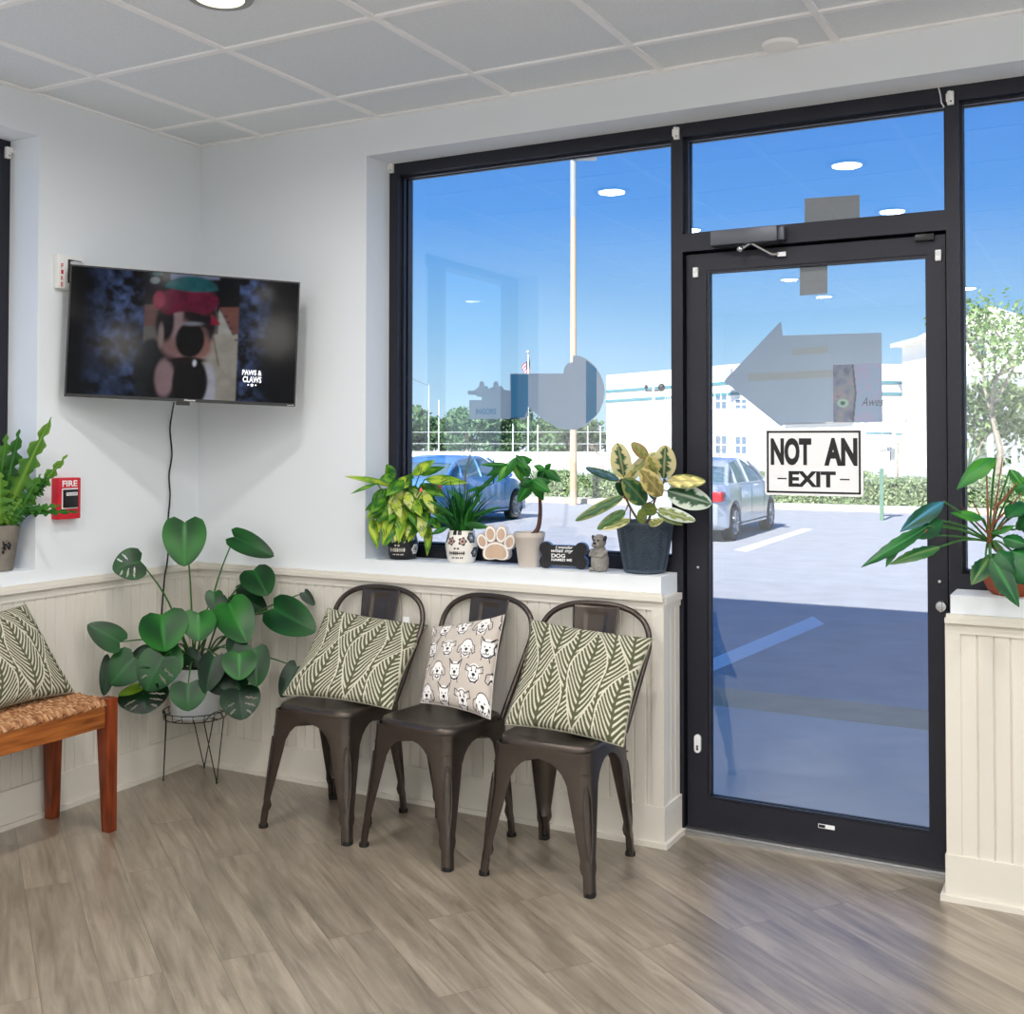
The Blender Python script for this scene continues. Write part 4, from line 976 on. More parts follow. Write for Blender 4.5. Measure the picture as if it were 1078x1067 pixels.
ML = [ # base, tip, width(px of crop), depth base, depth tip, tilt, tone
 ((448, 100), (447, 250), 142, 4.70, 4.62, 0, 2, (0, -.4, .2)), ((292, 236), (196, 262), 112, 4.50, 4.44, 0, 1, None), ((622, 150), (757, 215), 78, 4.72, 4.66, 0, 1, None),
 ((690, 268), (738, 350), 112, 4.70, 4.60, 0, 1, None), ((630, 350), (735, 410), 92, 4.74, 4.70, 0, 0, None), ((604, 385), (664, 516), 130, 4.58, 4.48, 0, 2, None),
 ((552, 345), (556, 412), 62, 4.66, 4.62, 0, 1, None), ((762, 402), (902, 478), 128, 4.62, 4.52, 0, 1, None), ((868, 345), (905, 388), 42, 4.66, 4.64, 0, 0, None),
 ((368, 425), (378, 550), 166, 4.46, 4.40, 0, 2, None), ((495, 418), (498, 514), 118, 4.50, 4.44, 0, 2, None), ((218, 518), (108, 456), 92, 4.38, 4.34, 0, 1, None),
 ((270, 575), (186, 668), 124, 4.40, 4.34, 0, 1, None), ((372, 572), (312, 690), 140, 4.42, 4.36, 0, 1, None), ((188, 580), (163, 706), 56, 4.42, 4.36, 0, 0, None),
 ((300, 682), (312, 766), 164, 4.50, 4.44, 0, 0, None), ((392, 542), (428, 628), 70, 4.50, 4.46, 0, 2, None), ((460, 666), (460, 760), 122, 4.42, 4.37, 0, 1, None),
 ((552, 572), (520, 692), 92, 4.46, 4.40, 0, 0, None), ((640, 560), (640, 650), 114, 4.44, 4.38, 0, 2, None), ((640, 500), (606, 562), 72, 4.52, 4.48, 0, 0, None),
 ((694, 545), (702, 674), 98, 4.48, 4.42, 0, 1, None), ((640, 688), (650, 790), 134, 4.46, 4.40, 0, 0, None), ((596, 598), (650, 692), 124, 4.52, 4.47, 0, 0, None),
 ((842, 606), (786, 712), 78, 4.62, 4.56, 0, 0, None), ((288, 676), (214, 702), 36, 4.47, 4.44, 0, 3, None), ((600, 372), (560, 440), 80, 4.66, 4.6, 0, 0, None),
 ((455, 560), (520, 600), 60, 4.64, 4.62, 0, 0, None), ((330, 560), (250, 620), 90, 4.5, 4.46, 0, 0, None), ((560, 640), (600, 700), 90, 4.5, 4.48, 0, 0, None)]
b = MB(); st_ = MB()
tones = [(lin((8, 36, 18)), lin((16, 56, 26))), (lin((12, 54, 22)), lin((22, 80, 30))), (lin((18, 72, 26)), lin((36, 108, 34))), (lime, lin((110, 156, 40)))]
for i, (B_, T_, w_, d0, d1, tw, tn_, nr) in enumerate(ML):
    u0, v0 = ZZ(*B_); u1, v1 = ZZ(*T_); P0 = inroom(PD(u0, v0, d0)); P1 = inroom(PD(u1, v1, d1)); wid = w_/3.3333/F*d0
    c1, c2 = tones[tn_]; fn = greenfn(c1, c2, rngm, tuple(x*1.35 for x in c2), .05)
    nrm = (CAM-P0).normalized()+Vector((rngm.uniform(-.35, .35), rngm.uniform(-.25, .1), rngm.uniform(0, .55)))
    hl = None
    if i in (1, 15, 22, 13):
        sl = [(.30, 1, .1), (.50, 1, .12), (.42, -1, .1), (.62, -1, .12), (.70, 1, .08)]
        hl = lambda u, v, sl=sl: any(((abs((v-.5)*2)-.55)/.30)**2+((u-(t0+.22*(abs((v-.5)*2)-.3)))/.028)**2 < 1 and ((v-.5)*s_s > 0) for t0, s_s, _ in sl)
    leaf(b, P0, P1, wid*1.06, nrm, 'heart', fn, fold=.16, droop=.08, nl=36 if hl else 20, nw=26 if hl else 14, clamp=inroom, seed=i, holes=hl)
    mid_ = (P0+crown)/2+Vector((0, 0, .05)); st_.tube([inroom(p) for p in smoothp([crown+Vector((rngm.uniform(-.03, .03), rngm.uniform(-.03, .03), -.02)), mid_, P0], 6)], [.0045-.0018*k/12 for k in range(13)], 6)
fol = b.build('foliage', 'leafg', fixn=False, origin=(sx0, sy0, pz)); fol.parent = mon; fol.location = (0, 0, 0)
s_ = st_.build('stems', 'stem', origin=(sx0, sy0, pz)); s_.parent = mon; s_.location = (0, 0, 0)
# pale splits in some blades are open slots: build a few thin aerial roots too
b = MB()
for k in range(5):
    a = rngm.random()*6.28; b.tube(smoothp([crown+Vector((.02*math.cos(a), .02*math.sin(a), -.01)), crown+Vector((.07*math.cos(a), .07*math.sin(a), .03)), crown+Vector((.10*math.cos(a), .10*math.sin(a), -.01))], 5), .0025, 6)
r_ = b.build('aerial_roots', 'darkstem', origin=(sx0, sy0, pz)); r_.parent = mon; r_.location = (0, 0, 0)
# ------------------------------------------------------------------ sill plants
def at_sill(u, v, back): c = PZ(u, v, SZ); return Vector((c.x-.02, min(c.y, .03)+back, SZ))
def finish(mb, name, material, root, **k):
    o = mb.build(name, material, origin=root.location, **k); o.parent = root; o.location = (0, 0, 0); return o
Z5 = lambda X, Y: (360+X/5.39, 440+Y/5.39)
# painted skull pots
def skullpot(inv):
    wc, kc, pk = lin((232, 228, 220)), lin((18, 18, 22)), lin((196, 150, 140)); gc = lin((130, 134, 140))
    if inv: wc, kc = kc, wc; pk = lin((222, 188, 186))
    a0 = math.atan2(CAM.y-.08, CAM.x-1.2) - .35                # the face looks towards the room, a little left
    def f(a, z):
        d = ((a-a0+PI) % (2*PI))-PI; x = d*.062; y = z-.065; c = wc
        for ex in (-.024, .024):
            r = math.hypot(x-ex, y-.022); an = math.atan2(y-.022, x-ex); R_ = .0155+.0028*math.cos(5*an)
            if r < R_: c = kc
            if r < .010: c = pk
            if r < .0055: c = kc
        if abs(y+.006) < .004 and abs(abs(x)-.007) < .004: c = kc
        if abs(y+.024) < .007 and abs(x) < .034 and (int((x+.1)/.0042) % 2 == 0 or abs(y+.024) < .0015): c = kc
        if abs(y+.043) < .003 and abs(x) < .028 and int((x+.1)/.0045) % 2: c = kc
        if y > .046 and abs(abs(x)-.012) < .009: c = kc
        for fx, fy in ((.066, .035), (.082, -.022), (-.066, .035), (-.08, -.02), (.125, .01), (.16, -.02), (.19, .03)):
            r = math.hypot(x-fx, y-fy); an = math.atan2(y-fy, x-fx)
            if r < .0205+.002*math.cos(6*an): c = kc
            if r < .013+.002*math.cos(6*an): c = gc if not inv else lin((20, 20, 24))
            if r < .012 and inv and math.cos(6*an) > -.2: c = kc
            if r < .004: c = wc
        return c
    return f
def skull(name, label, c, inv, tall):
    t = plant_root(name, label, 'potted plant', c)
    pr = [(.0001, 0), (.050, 0), (.053, .003)]+[(.053+.0115*math.sin(min(1, k/34)*PI*.62)-(0 if k < 30 else (k-30)*.0006), .003+(tall-.006)*k/50) for k in range(1, 51)]+[(.048, tall), (.046, tall-.012)]
    pot('skull_pot', pr, t, 'ceram', skullpot(inv), seg=150); soil(t, .05, tall-.016)
    return t
cb = at_sill(429, 588, .055); dief = skull('potted_dumb_cane', 'speckled lime-green leafy plant in a black skull-painted pot, leftmost on the big window sill', cb, True, .118)
DL = [((300,385),(20,315),34,1),((200,370),(50,420),22,4),((300,360),(262,268),74,2),((395,320),(518,232),66,1),((440,320),(575,272),44,2),((470,345),(702,352),62,1),((450,370),(582,432),72,2),((405,400),(468,545),82,3),((330,420),(300,525),86,3),((255,462),(138,560),64,1),((245,475),(200,640),62,1),((292,470),(228,722),66,1),((345,480),(325,705),66,1),((385,480),(402,695),66,2),((450,500),(458,672),76,3),((500,500),(612,545),56,2),((495,600),(482,775),44,1),((165,560),(205,735),56,1),((300,600),(236,722),60,2),((420,570),(378,695),60,1),((290,440),(330,560),60,3),((350,350),(250,430),70,2),((340,340),(400,330),60,2),((370,330),(330,400),80,1),((420,380),(350,460),80,2),((230,400),(170,500),50,2),((480,430),(540,520),60,1),((270,500),(290,640),70,1),((340,560),(350,700),66,2),((430,430),(500,600),60,1),((300,330),(215,345),56,2),((510,560),(560,640),40,4)]
b = MB(); s_ = MB(); rg = random.Random(8); cr = cb+Vector((0, 0, .17))
for q in range(46):
    a = rg.uniform(0, 2*PI); rr_ = rg.uniform(20, 150); bx0, by0 = 350+rr_*math.cos(a), 455+rr_*.8*math.sin(a)*(1 if math.sin(a) > 0 else .7); L0 = rg.uniform(90, 150); a2 = math.atan2(abs(math.sin(a))*.6+rg.uniform(.2, 1.4), math.cos(a)*1.1+rg.uniform(-.3, .3)); DL.append(((bx0, by0), (bx0+L0*math.cos(a2), min(by0+L0*math.sin(a2), 700)), rg.uniform(44, 66), rg.choice((1, 2, 2, 4, 3, 4))))
yl, gr, dgr, cm = lin((196, 214, 70)), lin((112, 168, 34)), lin((40, 102, 30)), lin((206, 212, 140))
for i, (B_, T_, w_, k) in enumerate(DL):
    d0 = 4.55+rg.uniform(-.05, .05); P0 = onsill(PD(*Z5(*B_), d0)); P1 = onsill(PD(*Z5(*T_), d0-rg.uniform(.03, .09))); a_, b2 = {1: (yl, gr), 2: (gr, dgr), 3: (cm, yl), 4: (dgr, gr)}[k]; ph = rg.random()*9
    def cf(t, w, a_=a_, b2=b2, ph=ph):
        q = math.sin(t*31+ph+w*7)*math.sin(t*17-w*19+ph*2); k_ = .5+.5*math.sin(t*9+abs(w)*4+ph)
        c = tuple(a_[j]*(1-k_)+b2[j]*k_ for j in range(3))
        if q > .62: c = dgr
        if abs(w) > .92: c = dgr
        return c
    leaf(b, P0, P1, w_/5.39/F*d0*1.12, (CAM-P0).normalized()+Vector((rg.uniform(-.4, .4), 0, .5)), 'lance', cf, fold=.35, droop=.12, nl=18, nw=8, clamp=onsill)
    s_.tube([onsill(p) for p in smoothp([cb+Vector((0, 0, .09)), (cb+P0)/2+Vector((0, 0, .07)), P0], 4)], .0025, 5)
finish(b, 'foliage', 'leaf', dief, fixn=False); finish(s_, 'stems', 'stem', dief)
cw = at_sill(484, 593, .055); gp = skull('potted_grass_plant', 'dark green strappy plant in a white skull-painted pot with flower eyes', cw, False, .128)
b = MB(); rg = random.Random(2); g1, g2 = lin((20, 84, 30)), lin((48, 124, 44))
for i in range(230):
    a = rg.random()*2*PI; r0 = rg.random()*.04; p0 = cw+Vector((r0*math.cos(a), r0*math.sin(a)*.7, .115)); L_ = rg.uniform(.08, .27); a2 = a+rg.uniform(-.5, .5)
    out = rg.uniform(.25, .9); pts = []
    for k in range(9):
        t = k/8; pts.append(onsill(p0+Vector((math.cos(a2)*L_*out*t, math.sin(a2)*L_*out*t*.45-.02*t, L_*(t*(1.15-out*.2)-.75*out*t*t)))))
    wv = rg.uniform(.003, .006); c = jit(g1 if rg.random() < .6 else g2, rg, .25); n_ = Vector((-math.sin(a2), math.cos(a2), 0)); n_ = (n_+Vector((.6, .2, 0))).normalized(); b.col = c
    ia = [b.vert(p+n_*wv*(1-(k/8)**2)) for k, p in enumerate(pts)]; ic = [b.vert(p-n_*wv*(1-(k/8)**2)) for k, p in enumerate(pts)]
    for k in range(8): b.face(ia[k], ia[k+1], ic[k+1], ic[k])
for B_, T_, w_ in [((740, 560), (900, 500), 26), ((720, 470), (960, 235), 24), ((700, 420), (860, 370), 20), ((690, 600), (840, 620), 40), ((640, 560), (500, 470), 26), ((690, 560), (640, 390), 22), ((700, 560), (800, 420), 24), ((520, 560), (480, 620), 24), ((860, 380), (860, 210), 12), ((700, 480), (590, 400), 22), ((610, 600), (520, 540), 34), ((600, 620), (500, 660), 30), ((780, 480), (760, 380), 18)]:
    P0 = onsill(PD(*Z5(*B_), 4.42)); P1 = onsill(PD(*Z5(*T_), 4.38)); leaf(b, P0, P1, w_/5.39/F*4.4, None, 'lance', greenfn(g1, g2, rg), fold=.2, droop=.1, nl=10, nw=4, clamp=onsill)
finish(b, 'foliage', 'leaf', gp, fixn=False)
b = MB()
for T_, B_ in (((800, 10), (700, 300)), ((775, 20), (698, 310)), ((852, 55), (705, 300))):
    q0 = onsill(PD(*Z5(*B_), 4.44)); b.tube([cw+Vector((0, .01, .12)), q0, onsill(PD(*Z5(*T_), 4.42))], [.002, .0022, .0008], 5)
finish(b, 'flower_spikes', mat('grey_green_stalk', (96, 116, 112), .7), gp)
# paw plaque
def flat_shape(polys, c, thick, mats, name, label, cat, rz, sc=1):
    pass
pw = at_sill(521, 596, .045); rzp = math.atan2(CAM.x-pw.x, -(CAM.y-pw.y))*.35
pr_ = empty('paw_plaque', 'standing pawprint ornament with pale wooden pads and a white rim', 'ornament', pw, rzp)
def ellp(cx_, cz_, rx, rz_, rot=0, n=28, k=1):
    out = []
    for i in range(n):
        a = 2*PI*i/n; x, z = rx*k*math.cos(a), rz_*k*math.sin(a); out.append((cx_+x*math.cos(rot)-z*math.sin(rot), cz_+x*math.sin(rot)+z*math.cos(rot)))
    return out
def padp(k, n=40):
    out = []
    for i in range(n):
        a = 2*PI*i/n; r = 1.0
        x = .047*math.cos(a)*(1+.12*max(0, -math.sin(a))); z = .038*math.sin(a)
        if math.sin(a) < 0: z = .038*math.sin(a)*.82+ .012*math.cos(a*1)**0*(max(0, 1-abs(math.cos(a))/.75))
        out.append((x*k, .046+z*k))
    return out
toes = [(-.056, .090, .0175, .025, .3), (-.022, .119, .0185, .027, .06), (.022, .119, .0185, .027, -.06), (.056, .090, .0175, .025, -.3)]
def ext(polys, y0, y1):
    b = MB()
    for p in polys: b.prism([(x, y0, z) for x, z in p], (0, y1-y0, 0))
    return b
k_ = 1.0
ext([padp(1.15)]+[ellp(a, c, rx, rz_, ro, k=1.27) for a, c, rx, rz_, ro in toes], 0, .034).build('backing', 'whitepaint', pr_, smooth=False)
ext([padp(1.16)]+[ellp(a, c, rx, rz_, ro, k=1.28) for a, c, rx, rz_, ro in toes], -.003, .0).build('edge_layer', 'pawwood', pr_, smooth=False)
ext([padp(1.08)]+[ellp(a, c, rx, rz_, ro, k=1.13) for a, c, rx, rz_, ro in toes], -.0045, -.003).build('rim', 'whitepaint', pr_, smooth=False)
for p in [padp(.93)]+[ellp(a, c, rx, rz_, ro, k=.82) for a, c, rx, rz_, ro in toes]: ext([p], -.0058, -.0045).build('pad', 'pawwood', pr_, smooth=False)
# money tree
cm_ = at_sill(560, 597, .045); mt = plant_root('potted_money_tree', 'small braided-stem tree with drooping green leaflets in a plain beige pot', 'potted plant', cm_); mt['label'] = 'small single-trunk tree with drooping green leaflets in a plain beige pot'
pot('flower_pot', [(.0001, 0), (.041, 0), (.0425, .003), (.057, .112), (.059, .114), (.060, .132), (.056, .132), (.054, .118)], mt, 'beigepot'); soil(mt, .054, .12)
Z6 = lambda X, Y: (540+X/4.9, 440+Y/4.9)
b = MB(); b.tube(smoothp([cm_+Vector((-.002, 0, .11)), onsill(PD(*Z6(128, 570), 4.33)), onsill(PD(*Z6(141, 480), 4.33)), onsill(PD(*Z6(136, 385), 4.33))], 6), [.0105-.0045*k/18 for k in range(19)], 10); finish(b, 'trunk', 'darkstem', mt)
b = MB(); s_ = MB(); rg = random.Random(12); top = onsill(PD(*Z6(136, 390), 4.33)); e1, e2, e3 = lin((24, 90, 34)), lin((52, 130, 44)), lin((120, 184, 70))
hubs = [((18, 200), 4.27, [(-60, 110, 40, 2), (30, 140, 62, 3), (55, 60, 46, 2), (90, 20, 30, 1), (-10, 90, 50, 3), (60, 110, 50, 1)]),
        ((100, 320), 4.26, [(-80, 120, 66, 1), (90, 60, 56, 1), (60, 110, 56, 2), (-30, 10, 40, 1), (-70, 30, 56, 0), (100, 10, 40, 2)]),
        ((165, 265), 4.32, [(82, 62, 50, 2), (30, -30, 30, 1), (-60, -20, 34, 1), (10, 90, 46, 2), (-40, 60, 50, 0)]),
        ((60, 235), 4.34, [(-90, 30, 40, 1), (-50, -50, 30, 1), (40, -30, 30, 2), (20, 70, 50, 2)]),
        ((-20, 240), 4.30, [(-120, 60, 40, 2), (-60, 90, 44, 3), (-150, 0, 26, 1)])]
for (hx, hy), d0, ls in hubs:
    Hh = onsill(PD(*Z6(hx, hy), d0)); s_.tube([onsill(p) for p in smoothp([top, (top+Hh)/2+Vector((0, 0, .012)), Hh], 4)], .0018, 5)
    for dx, dy, w_, k in ls:
        P1 = onsill(PD(*Z6(hx+dx, hy+dy), d0-rg.uniform(-.03, .05))); c1, c2 = ((lin((12, 56, 26)), e1), (e1, e2), (e2, e1), (e3, e2))[k]
        leaf(b, Hh, P1, w_/4.9/F*d0*1.0, None, 'oval' if 0 else 'lance', greenfn(c1, c2, rg, tuple(x*1.3 for x in c2), .08), fold=.3, droop=.1, nl=12, nw=6, clamp=onsill)
finish(b, 'foliage', 'leaf', mt, fixn=False); finish(s_, 'leaf_stalks', 'stem', mt)
# bone sign
cbn = at_sill(598, 599, .035); bn = empty('bone_plaque', 'small black bone-shaped ornament lettered about what my dog named me', 'ornament', cbn, rzp)
def bonep(k=1, n=14):
    w, h, r = .073, .036, .0255; out = []
    for cx_, cz_, a0, a1 in ((w-.004, h+.040, -60, 150), (-w+.004, h+.040, 30, 240), (-w+.004, h-.0105, 120, 330), (w-.004, h-.0105, 210, 420)):
        for i in range(n+1): a = math.radians(a0+(a1-a0)*i/n); out.append((cx_+r*k*math.cos(a), cz_+r*k*math.sin(a)))
    return out
ext([bonep()], 0, .022).build('backing', mat('blue_grey_edge', (112, 146, 190), .5), bn, smooth=False)
ext([bonep(.97)], -.002, .0).build('face', 'ink', bn, smooth=False)
bx = (1, 0, 0); bz = (0, 0, 1)
merge(text_mb('I wonder', (-.030, -.0026, .076), bx, bz, .068, .011, .02, shear=.35), text_mb('what my', (-.047, -.0026, .058), bx, bz, .086, .017, .02, shear=.35), text_mb('DOG', (-.046, -.0026, .042), bx, bz, .054, .0145, .03), text_mb('NAMED ME', (-.046, -.0026, .029), bx, bz, .080, .010, .03)).build('white_lettering', 'inkw', bn, smooth=False)
# stone dog figurine
cf_ = at_sill(634, 602, .035); fg = empty('dog_figurine', 'small grey stone dog figurine sitting upright with crossed paws', 'figurine', cf_, rzp-.35)
b = MB(); X = None
b.lathe([(.0001, 0), (.024, 0), (.031, .012), (.034, .030), (.033, .048), (.028, .066), (.022, .082), (.018, .090), (.0001, .095)], (0, 0, 0), 24)
b.ell((0, -.003, .110), (.026, .024, .027), 18, 12); b.ell((0, -.022, .101), (.015, .012, .012), 14, 8)
b.ell((-.010, -.024, .098), (.009, .009, .011)); b.ell((.010, -.024, .098), (.009, .009, .011))
b.ell((-.018, -.026, .008), (.011, .017, .008)); b.ell((.018, -.026, .008), (.011, .017, .008))
b.tube([(-.028, -.004, .075), (-.024, -.024, .062), (.006, -.033, .064)], [.010, .009, .007], 10); b.tube([(.028, -.004, .075), (.024, -.024, .058), (-.006, -.034, .060)], [.010, .009, .007], 10)
b.build('body', 'stone', fg)
for s in (-1, 1):
    b = MB(); b.ell((s*.0245, -.004, .120), (.006, .010, .013), 12, 8, Matrix.Rotation(s*.35, 4, 'Y')); b.build('ear', 'stonedark', fg)
    b = MB(); b.ell((s*.0095, -.0265, .116), (.0035, .003, .0035), 8, 6); b.build('eye', 'ink', fg)
b = MB(); b.ell((0, -.035, .105), (.006, .004, .0045), 10, 6); b.build('nose', 'ink', fg)
# rubber plant in slate-blue pot
cu_ = at_sill(679, 604, .080); rp = plant_root('potted_rubber_plant', 'cream-and-green rubber plant in a large slate-blue herringbone pot at the sill end', 'potted plant', cu_)
b = MB(); NA, NZ = 360, 96; Hh = .188; pr0 = [(.0001, 0), (.072, 0), (.076, .004)]
ring = []
for j in range(NZ+1):
    t = j/NZ; z = .004+(Hh-.012)*t; R0 = .076+.030*t**.85; row = []
    for k in range(NA):
        a = 2*PI*k/NA; zig = abs(((a/(2*PI)*14) % 1)-.5)*2; ph = (z*1000/11.0+zig*1.6) % 1.0; rr = R0-.0045*(1 if ph < .36 else 0)*(0 if (t < .06 or t > .95) else 1)
        row.append(b.vert((rr*math.cos(a), rr*math.sin(a), z)))
    ring.append(row)
for j in range(NZ):
    for k in range(NA): b.face(ring[j][k], ring[j][(k+1) % NA], ring[j+1][(k+1) % NA], ring[j+1][k])
b.face(*ring[0][::-1]); b.build('ribbed_pot', 'bluepot', rp)
b = MB(); b.lathe([(.106, Hh-.012), (.110, Hh-.010), (.111, Hh-.001), (.108, Hh), (.100, Hh-.001), (.098, Hh-.02)], (0, 0, 0), 64, capb=False); b.build('pot_rim', 'bluepot', rp)
soil(rp, .099, Hh-.018)
def vf(green, margin, k, rng):
    ph = rng.random()*9; gr2 = tuple(x*1.5 for x in green)
    def f(t, w):
        e = k*(1-.35*t)+.14*math.sin(t*22+ph+(2 if w > 0 else 0))+.06*math.sin(t*57+ph)
        if abs(w) < .05: return tuple(.5*(green[i]+margin[i]) for i in range(3))
        if abs(w) < e: return green if math.sin(t*19+w*5+ph) > -.2 else gr2
        return margin
    return f
dkg, olv, crm, ylw, wht, brn = lin((44, 78, 50)), lin((122, 132, 72)), lin((214, 206, 156)), lin((210, 196, 128)), lin((204, 216, 200)), lin((150, 128, 84))
RL = [((572, 300), (540, 130), 106, dkg, crm, .45), ((590, 250), (548, 300), 84, brn, ylw, .2), ((548, 320), (374, 254), 44, lin((56, 88, 106)), dkg, .6), ((695, 205), (613, 126), 62, olv, brn, .5), ((590, 305), (735, 175), 74, olv, crm, .45),
      ((778, 312), (785, 142), 114, dkg, crm, .5), ((770, 400), (662, 268), 96, lin((128, 118, 70)), ylw, .8), ((795, 325), (996, 322), 76, ylw, olv, .9), ((795, 375), (1030, 438), 128, dkg, wht, .72), ((745, 470), (942, 528), 62, olv, wht, .7),
      ((745, 488), (882, 546), 48, lin((84, 108, 58)), olv, .8), ((686, 440), (572, 312), 108, lin((38, 76, 48)), olv, .85), ((568, 404), (318, 526), 58, lin((46, 84, 50)), olv, .75), ((580, 478), (436, 572), 58, lin((56, 98, 50)), olv, .8),
      ((604, 522), (468, 572), 42, olv, crm, .7), ((690, 500), (716, 438), 80, lin((96, 118, 54)), olv, .7), ((672, 545), (660, 472), 52, olv, lin((120, 150, 60)), .6), ((700, 548), (772, 524), 40, olv, crm, .8), ((600, 410), (532, 336), 52, lin((40, 72, 44)), dkg, .8), ((740, 300), (700, 200), 80, olv, ylw, .5), ((735, 420), (690, 330), 40, lin((90, 150, 190)), dkg, .5)]
b = MB(); s_ = MB(); rg = random.Random(21)
sA = [cu_+Vector((-.012, 0, Hh-.02)), PD(*Z6(595, 440), 4.02), PD(*Z6(552, 322), 4.02)]; sB = [cu_+Vector((.008, 0, Hh-.02)), PD(*Z6(735, 415), 4.0), PD(*Z6(785, 318), 4.0)]
sA = [onsill(p) for p in sA]; sB = [onsill(p) for p in sB]
s_.tube(smoothp(sA, 6), .004, 8); s_.tube(smoothp(sB, 6), .004, 8)
for i, (B_, T_, w_, g, m_, k) in enumerate(RL):
    d0 = 3.99+rg.uniform(-.04, .03); P0 = onsill(PD(*Z6(*B_), d0)); P1 = onsill(PD(*Z6(*T_), d0-rg.uniform(.0, .06)))
    leaf(b, P0, P1, w_/4.9/F*d0*1.05, (CAM-P0).normalized()+Vector((rg.uniform(-.3, .3), 0, rg.uniform(.0, .4))), 'oval', vf(g, m_, k, rg), fold=.22, droop=.06, nl=22, nw=12, clamp=onsill)
    near = min((P0-q).length for q in smoothp(sA, 6)+smoothp(sB, 6)); qn = min(smoothp(sA, 6)+smoothp(sB, 6), key=lambda q: (P0-q).length)
    s_.tube([qn, (qn+P0)/2+Vector((0, 0, -.004)), P0], .0024, 6)
finish(b, 'foliage', 'leafg', rp, fixn=False); finish(s_, 'stems', mat('rubber_stem', (120, 92, 62), .6), rp)
# philodendron on the right sill
ct_ = PZ(1064, 628, SZ); ct_ = Vector((ct_.x, ct_.y+.055, SZ)); ph_ = plant_root('potted_philodendron', 'trailing green plant with reddish stalks in a round terracotta pot right of the door', 'potted plant', ct_)
pot('terracotta_pot', [(.0001, 0), (.055, 0), (.070, .012), (.084, .040), (.088, .065), (.084, .092), (.074, .112), (.076, .118), (.070, .118), (.068, .108)], ph_, 'terra'); soil(ph_, .07, .108)
Z4 = lambda X, Y: (880+X/4.444, 440+Y/4.444)
def roomside(p):
    p = Vector(p); 
    if p.x > 3.05: p.y = min(p.y, .15)
    if p.z < SZ+.01 and p.y > -.03 and p.x > 3.1: p.y = -.035
    return p
cr = PD(*Z4(716, 575), 3.44); bg_, mg2, dg2, blu = lin((66, 138, 44)), lin((34, 100, 44)), lin((16, 66, 38)), lin((58, 112, 132)); orr = lin((176, 96, 40))
PL = [((745, 185), (575, 300), 84, 3.38, 3.34, bg_, mg2, .3), ((505, 390), (303, 520), 82, 3.34, 3.28, dg2, blu, 0), ((500, 480), (345, 552), 96, 3.33, 3.28, mg2, dg2, 0), ((430, 505), (133, 690), 62, 3.30, 3.20, dg2, mg2, 0), ((300, 560), (232, 692), 44, 3.28, 3.24, dg2, mg2, 0),
      ((490, 600), (255, 672), 62, 3.34, 3.28, mg2, lin((90, 120, 70)), 0), ((690, 470), (545, 440), 46, 3.40, 3.36, bg_, mg2, 0), ((720, 650), (636, 772), 82, 3.38, 3.32, dg2, lin((80, 110, 60)), 0), ((725, 650), (860, 880), 92, 3.36, 3.28, dg2, mg2, 0), ((800, 640), (905, 780), 130, 3.36, 3.30, mg2, dg2, 0),
      ((790, 700), (770, 820), 60, 3.37, 3.32, dg2, lin((120, 140, 110)), 0), ((430, 492), (352, 555), 46, 3.315, 3.29, orr, lin((140, 80, 50)), 0), ((870, 390), (798, 462), 88, 3.40, 3.36, mg2, dg2, 0), ((815, 240), (885, 330), 52, 3.42, 3.40, mg2, bg_, 0), ((830, 330), (930, 300), 90, 3.42, 3.38, bg_, mg2, 0),
      ((860, 440), (960, 520), 120, 3.42, 3.36, mg2, dg2, 0), ((780, 560), (900, 590), 70, 3.42, 3.36, dg2, mg2, 0), ((820, 620), (940, 680), 120, 3.40, 3.34, dg2, mg2, 0), ((700, 640), (760, 720), 100, 3.41, 3.36, dg2, mg2, 0), ((760, 620), (840, 720), 110, 3.36, 3.32, mg2, dg2, 0), ((840, 520), (940, 450), 60, 3.44, 3.42, bg_, mg2, 0), ((730, 540), (840, 500), 34, 3.42, 3.40, bg_, mg2, 0)]
b = MB(); s_ = MB(); rg = random.Random(31)
for i, (B_, T_, w_, d0, d1, c1, c2, dr) in enumerate(PL):
    P0 = roomside(PD(*Z4(*B_), d0)); P1 = roomside(PD(*Z4(*T_), d1))
    leaf(b, P0, P1, w_/4.444/F*d0*1.05, (CAM-P0).normalized()+Vector((rg.uniform(-.3, .3), 0, rg.uniform(.1, .6))), 'lance', greenfn(c1, c2, rg, tuple(x*1.6 for x in c2), .06), fold=.3, droop=.08+dr*.6, nl=18, nw=8, clamp=roomside, wave=.06, seed=i)
    s_.tube([roomside(q) for q in smoothp([cr, (cr+P0)/2+Vector((0, 0, .012)), P0], 6)], .0034, 6)
finish(b, 'foliage', 'leafg', ph_, fixn=False); finish(s_, 'leaf_stalks', 'stem', ph_)
b = MB()
for B_, T_, r in (((715, 570), (704, 205), .004), ((722, 560), (780, 185), .0035), ((712, 540), (586, 408), .003), ((716, 530), (640, 388), .003), ((735, 430), (850, 300), .005), ((718, 600), (716, 520), .008), ((730, 500), (870, 350), .004), ((740, 540), (800, 470), .003)):
    b.tube([roomside(PD(*Z4(*B_), 3.43)), roomside(PD(*Z4((B_[0]+T_[0])/2, (B_[1]+T_[1])/2+6), 3.41)), roomside(PD(*Z4(*T_), 3.39))], [r, r*.8, r*.35], 7)
b.tube([ct_+Vector((0, 0, .10)), cr], [.012, .009], 9)
finish(b, 'red_stalks', 'redstem', ph_)
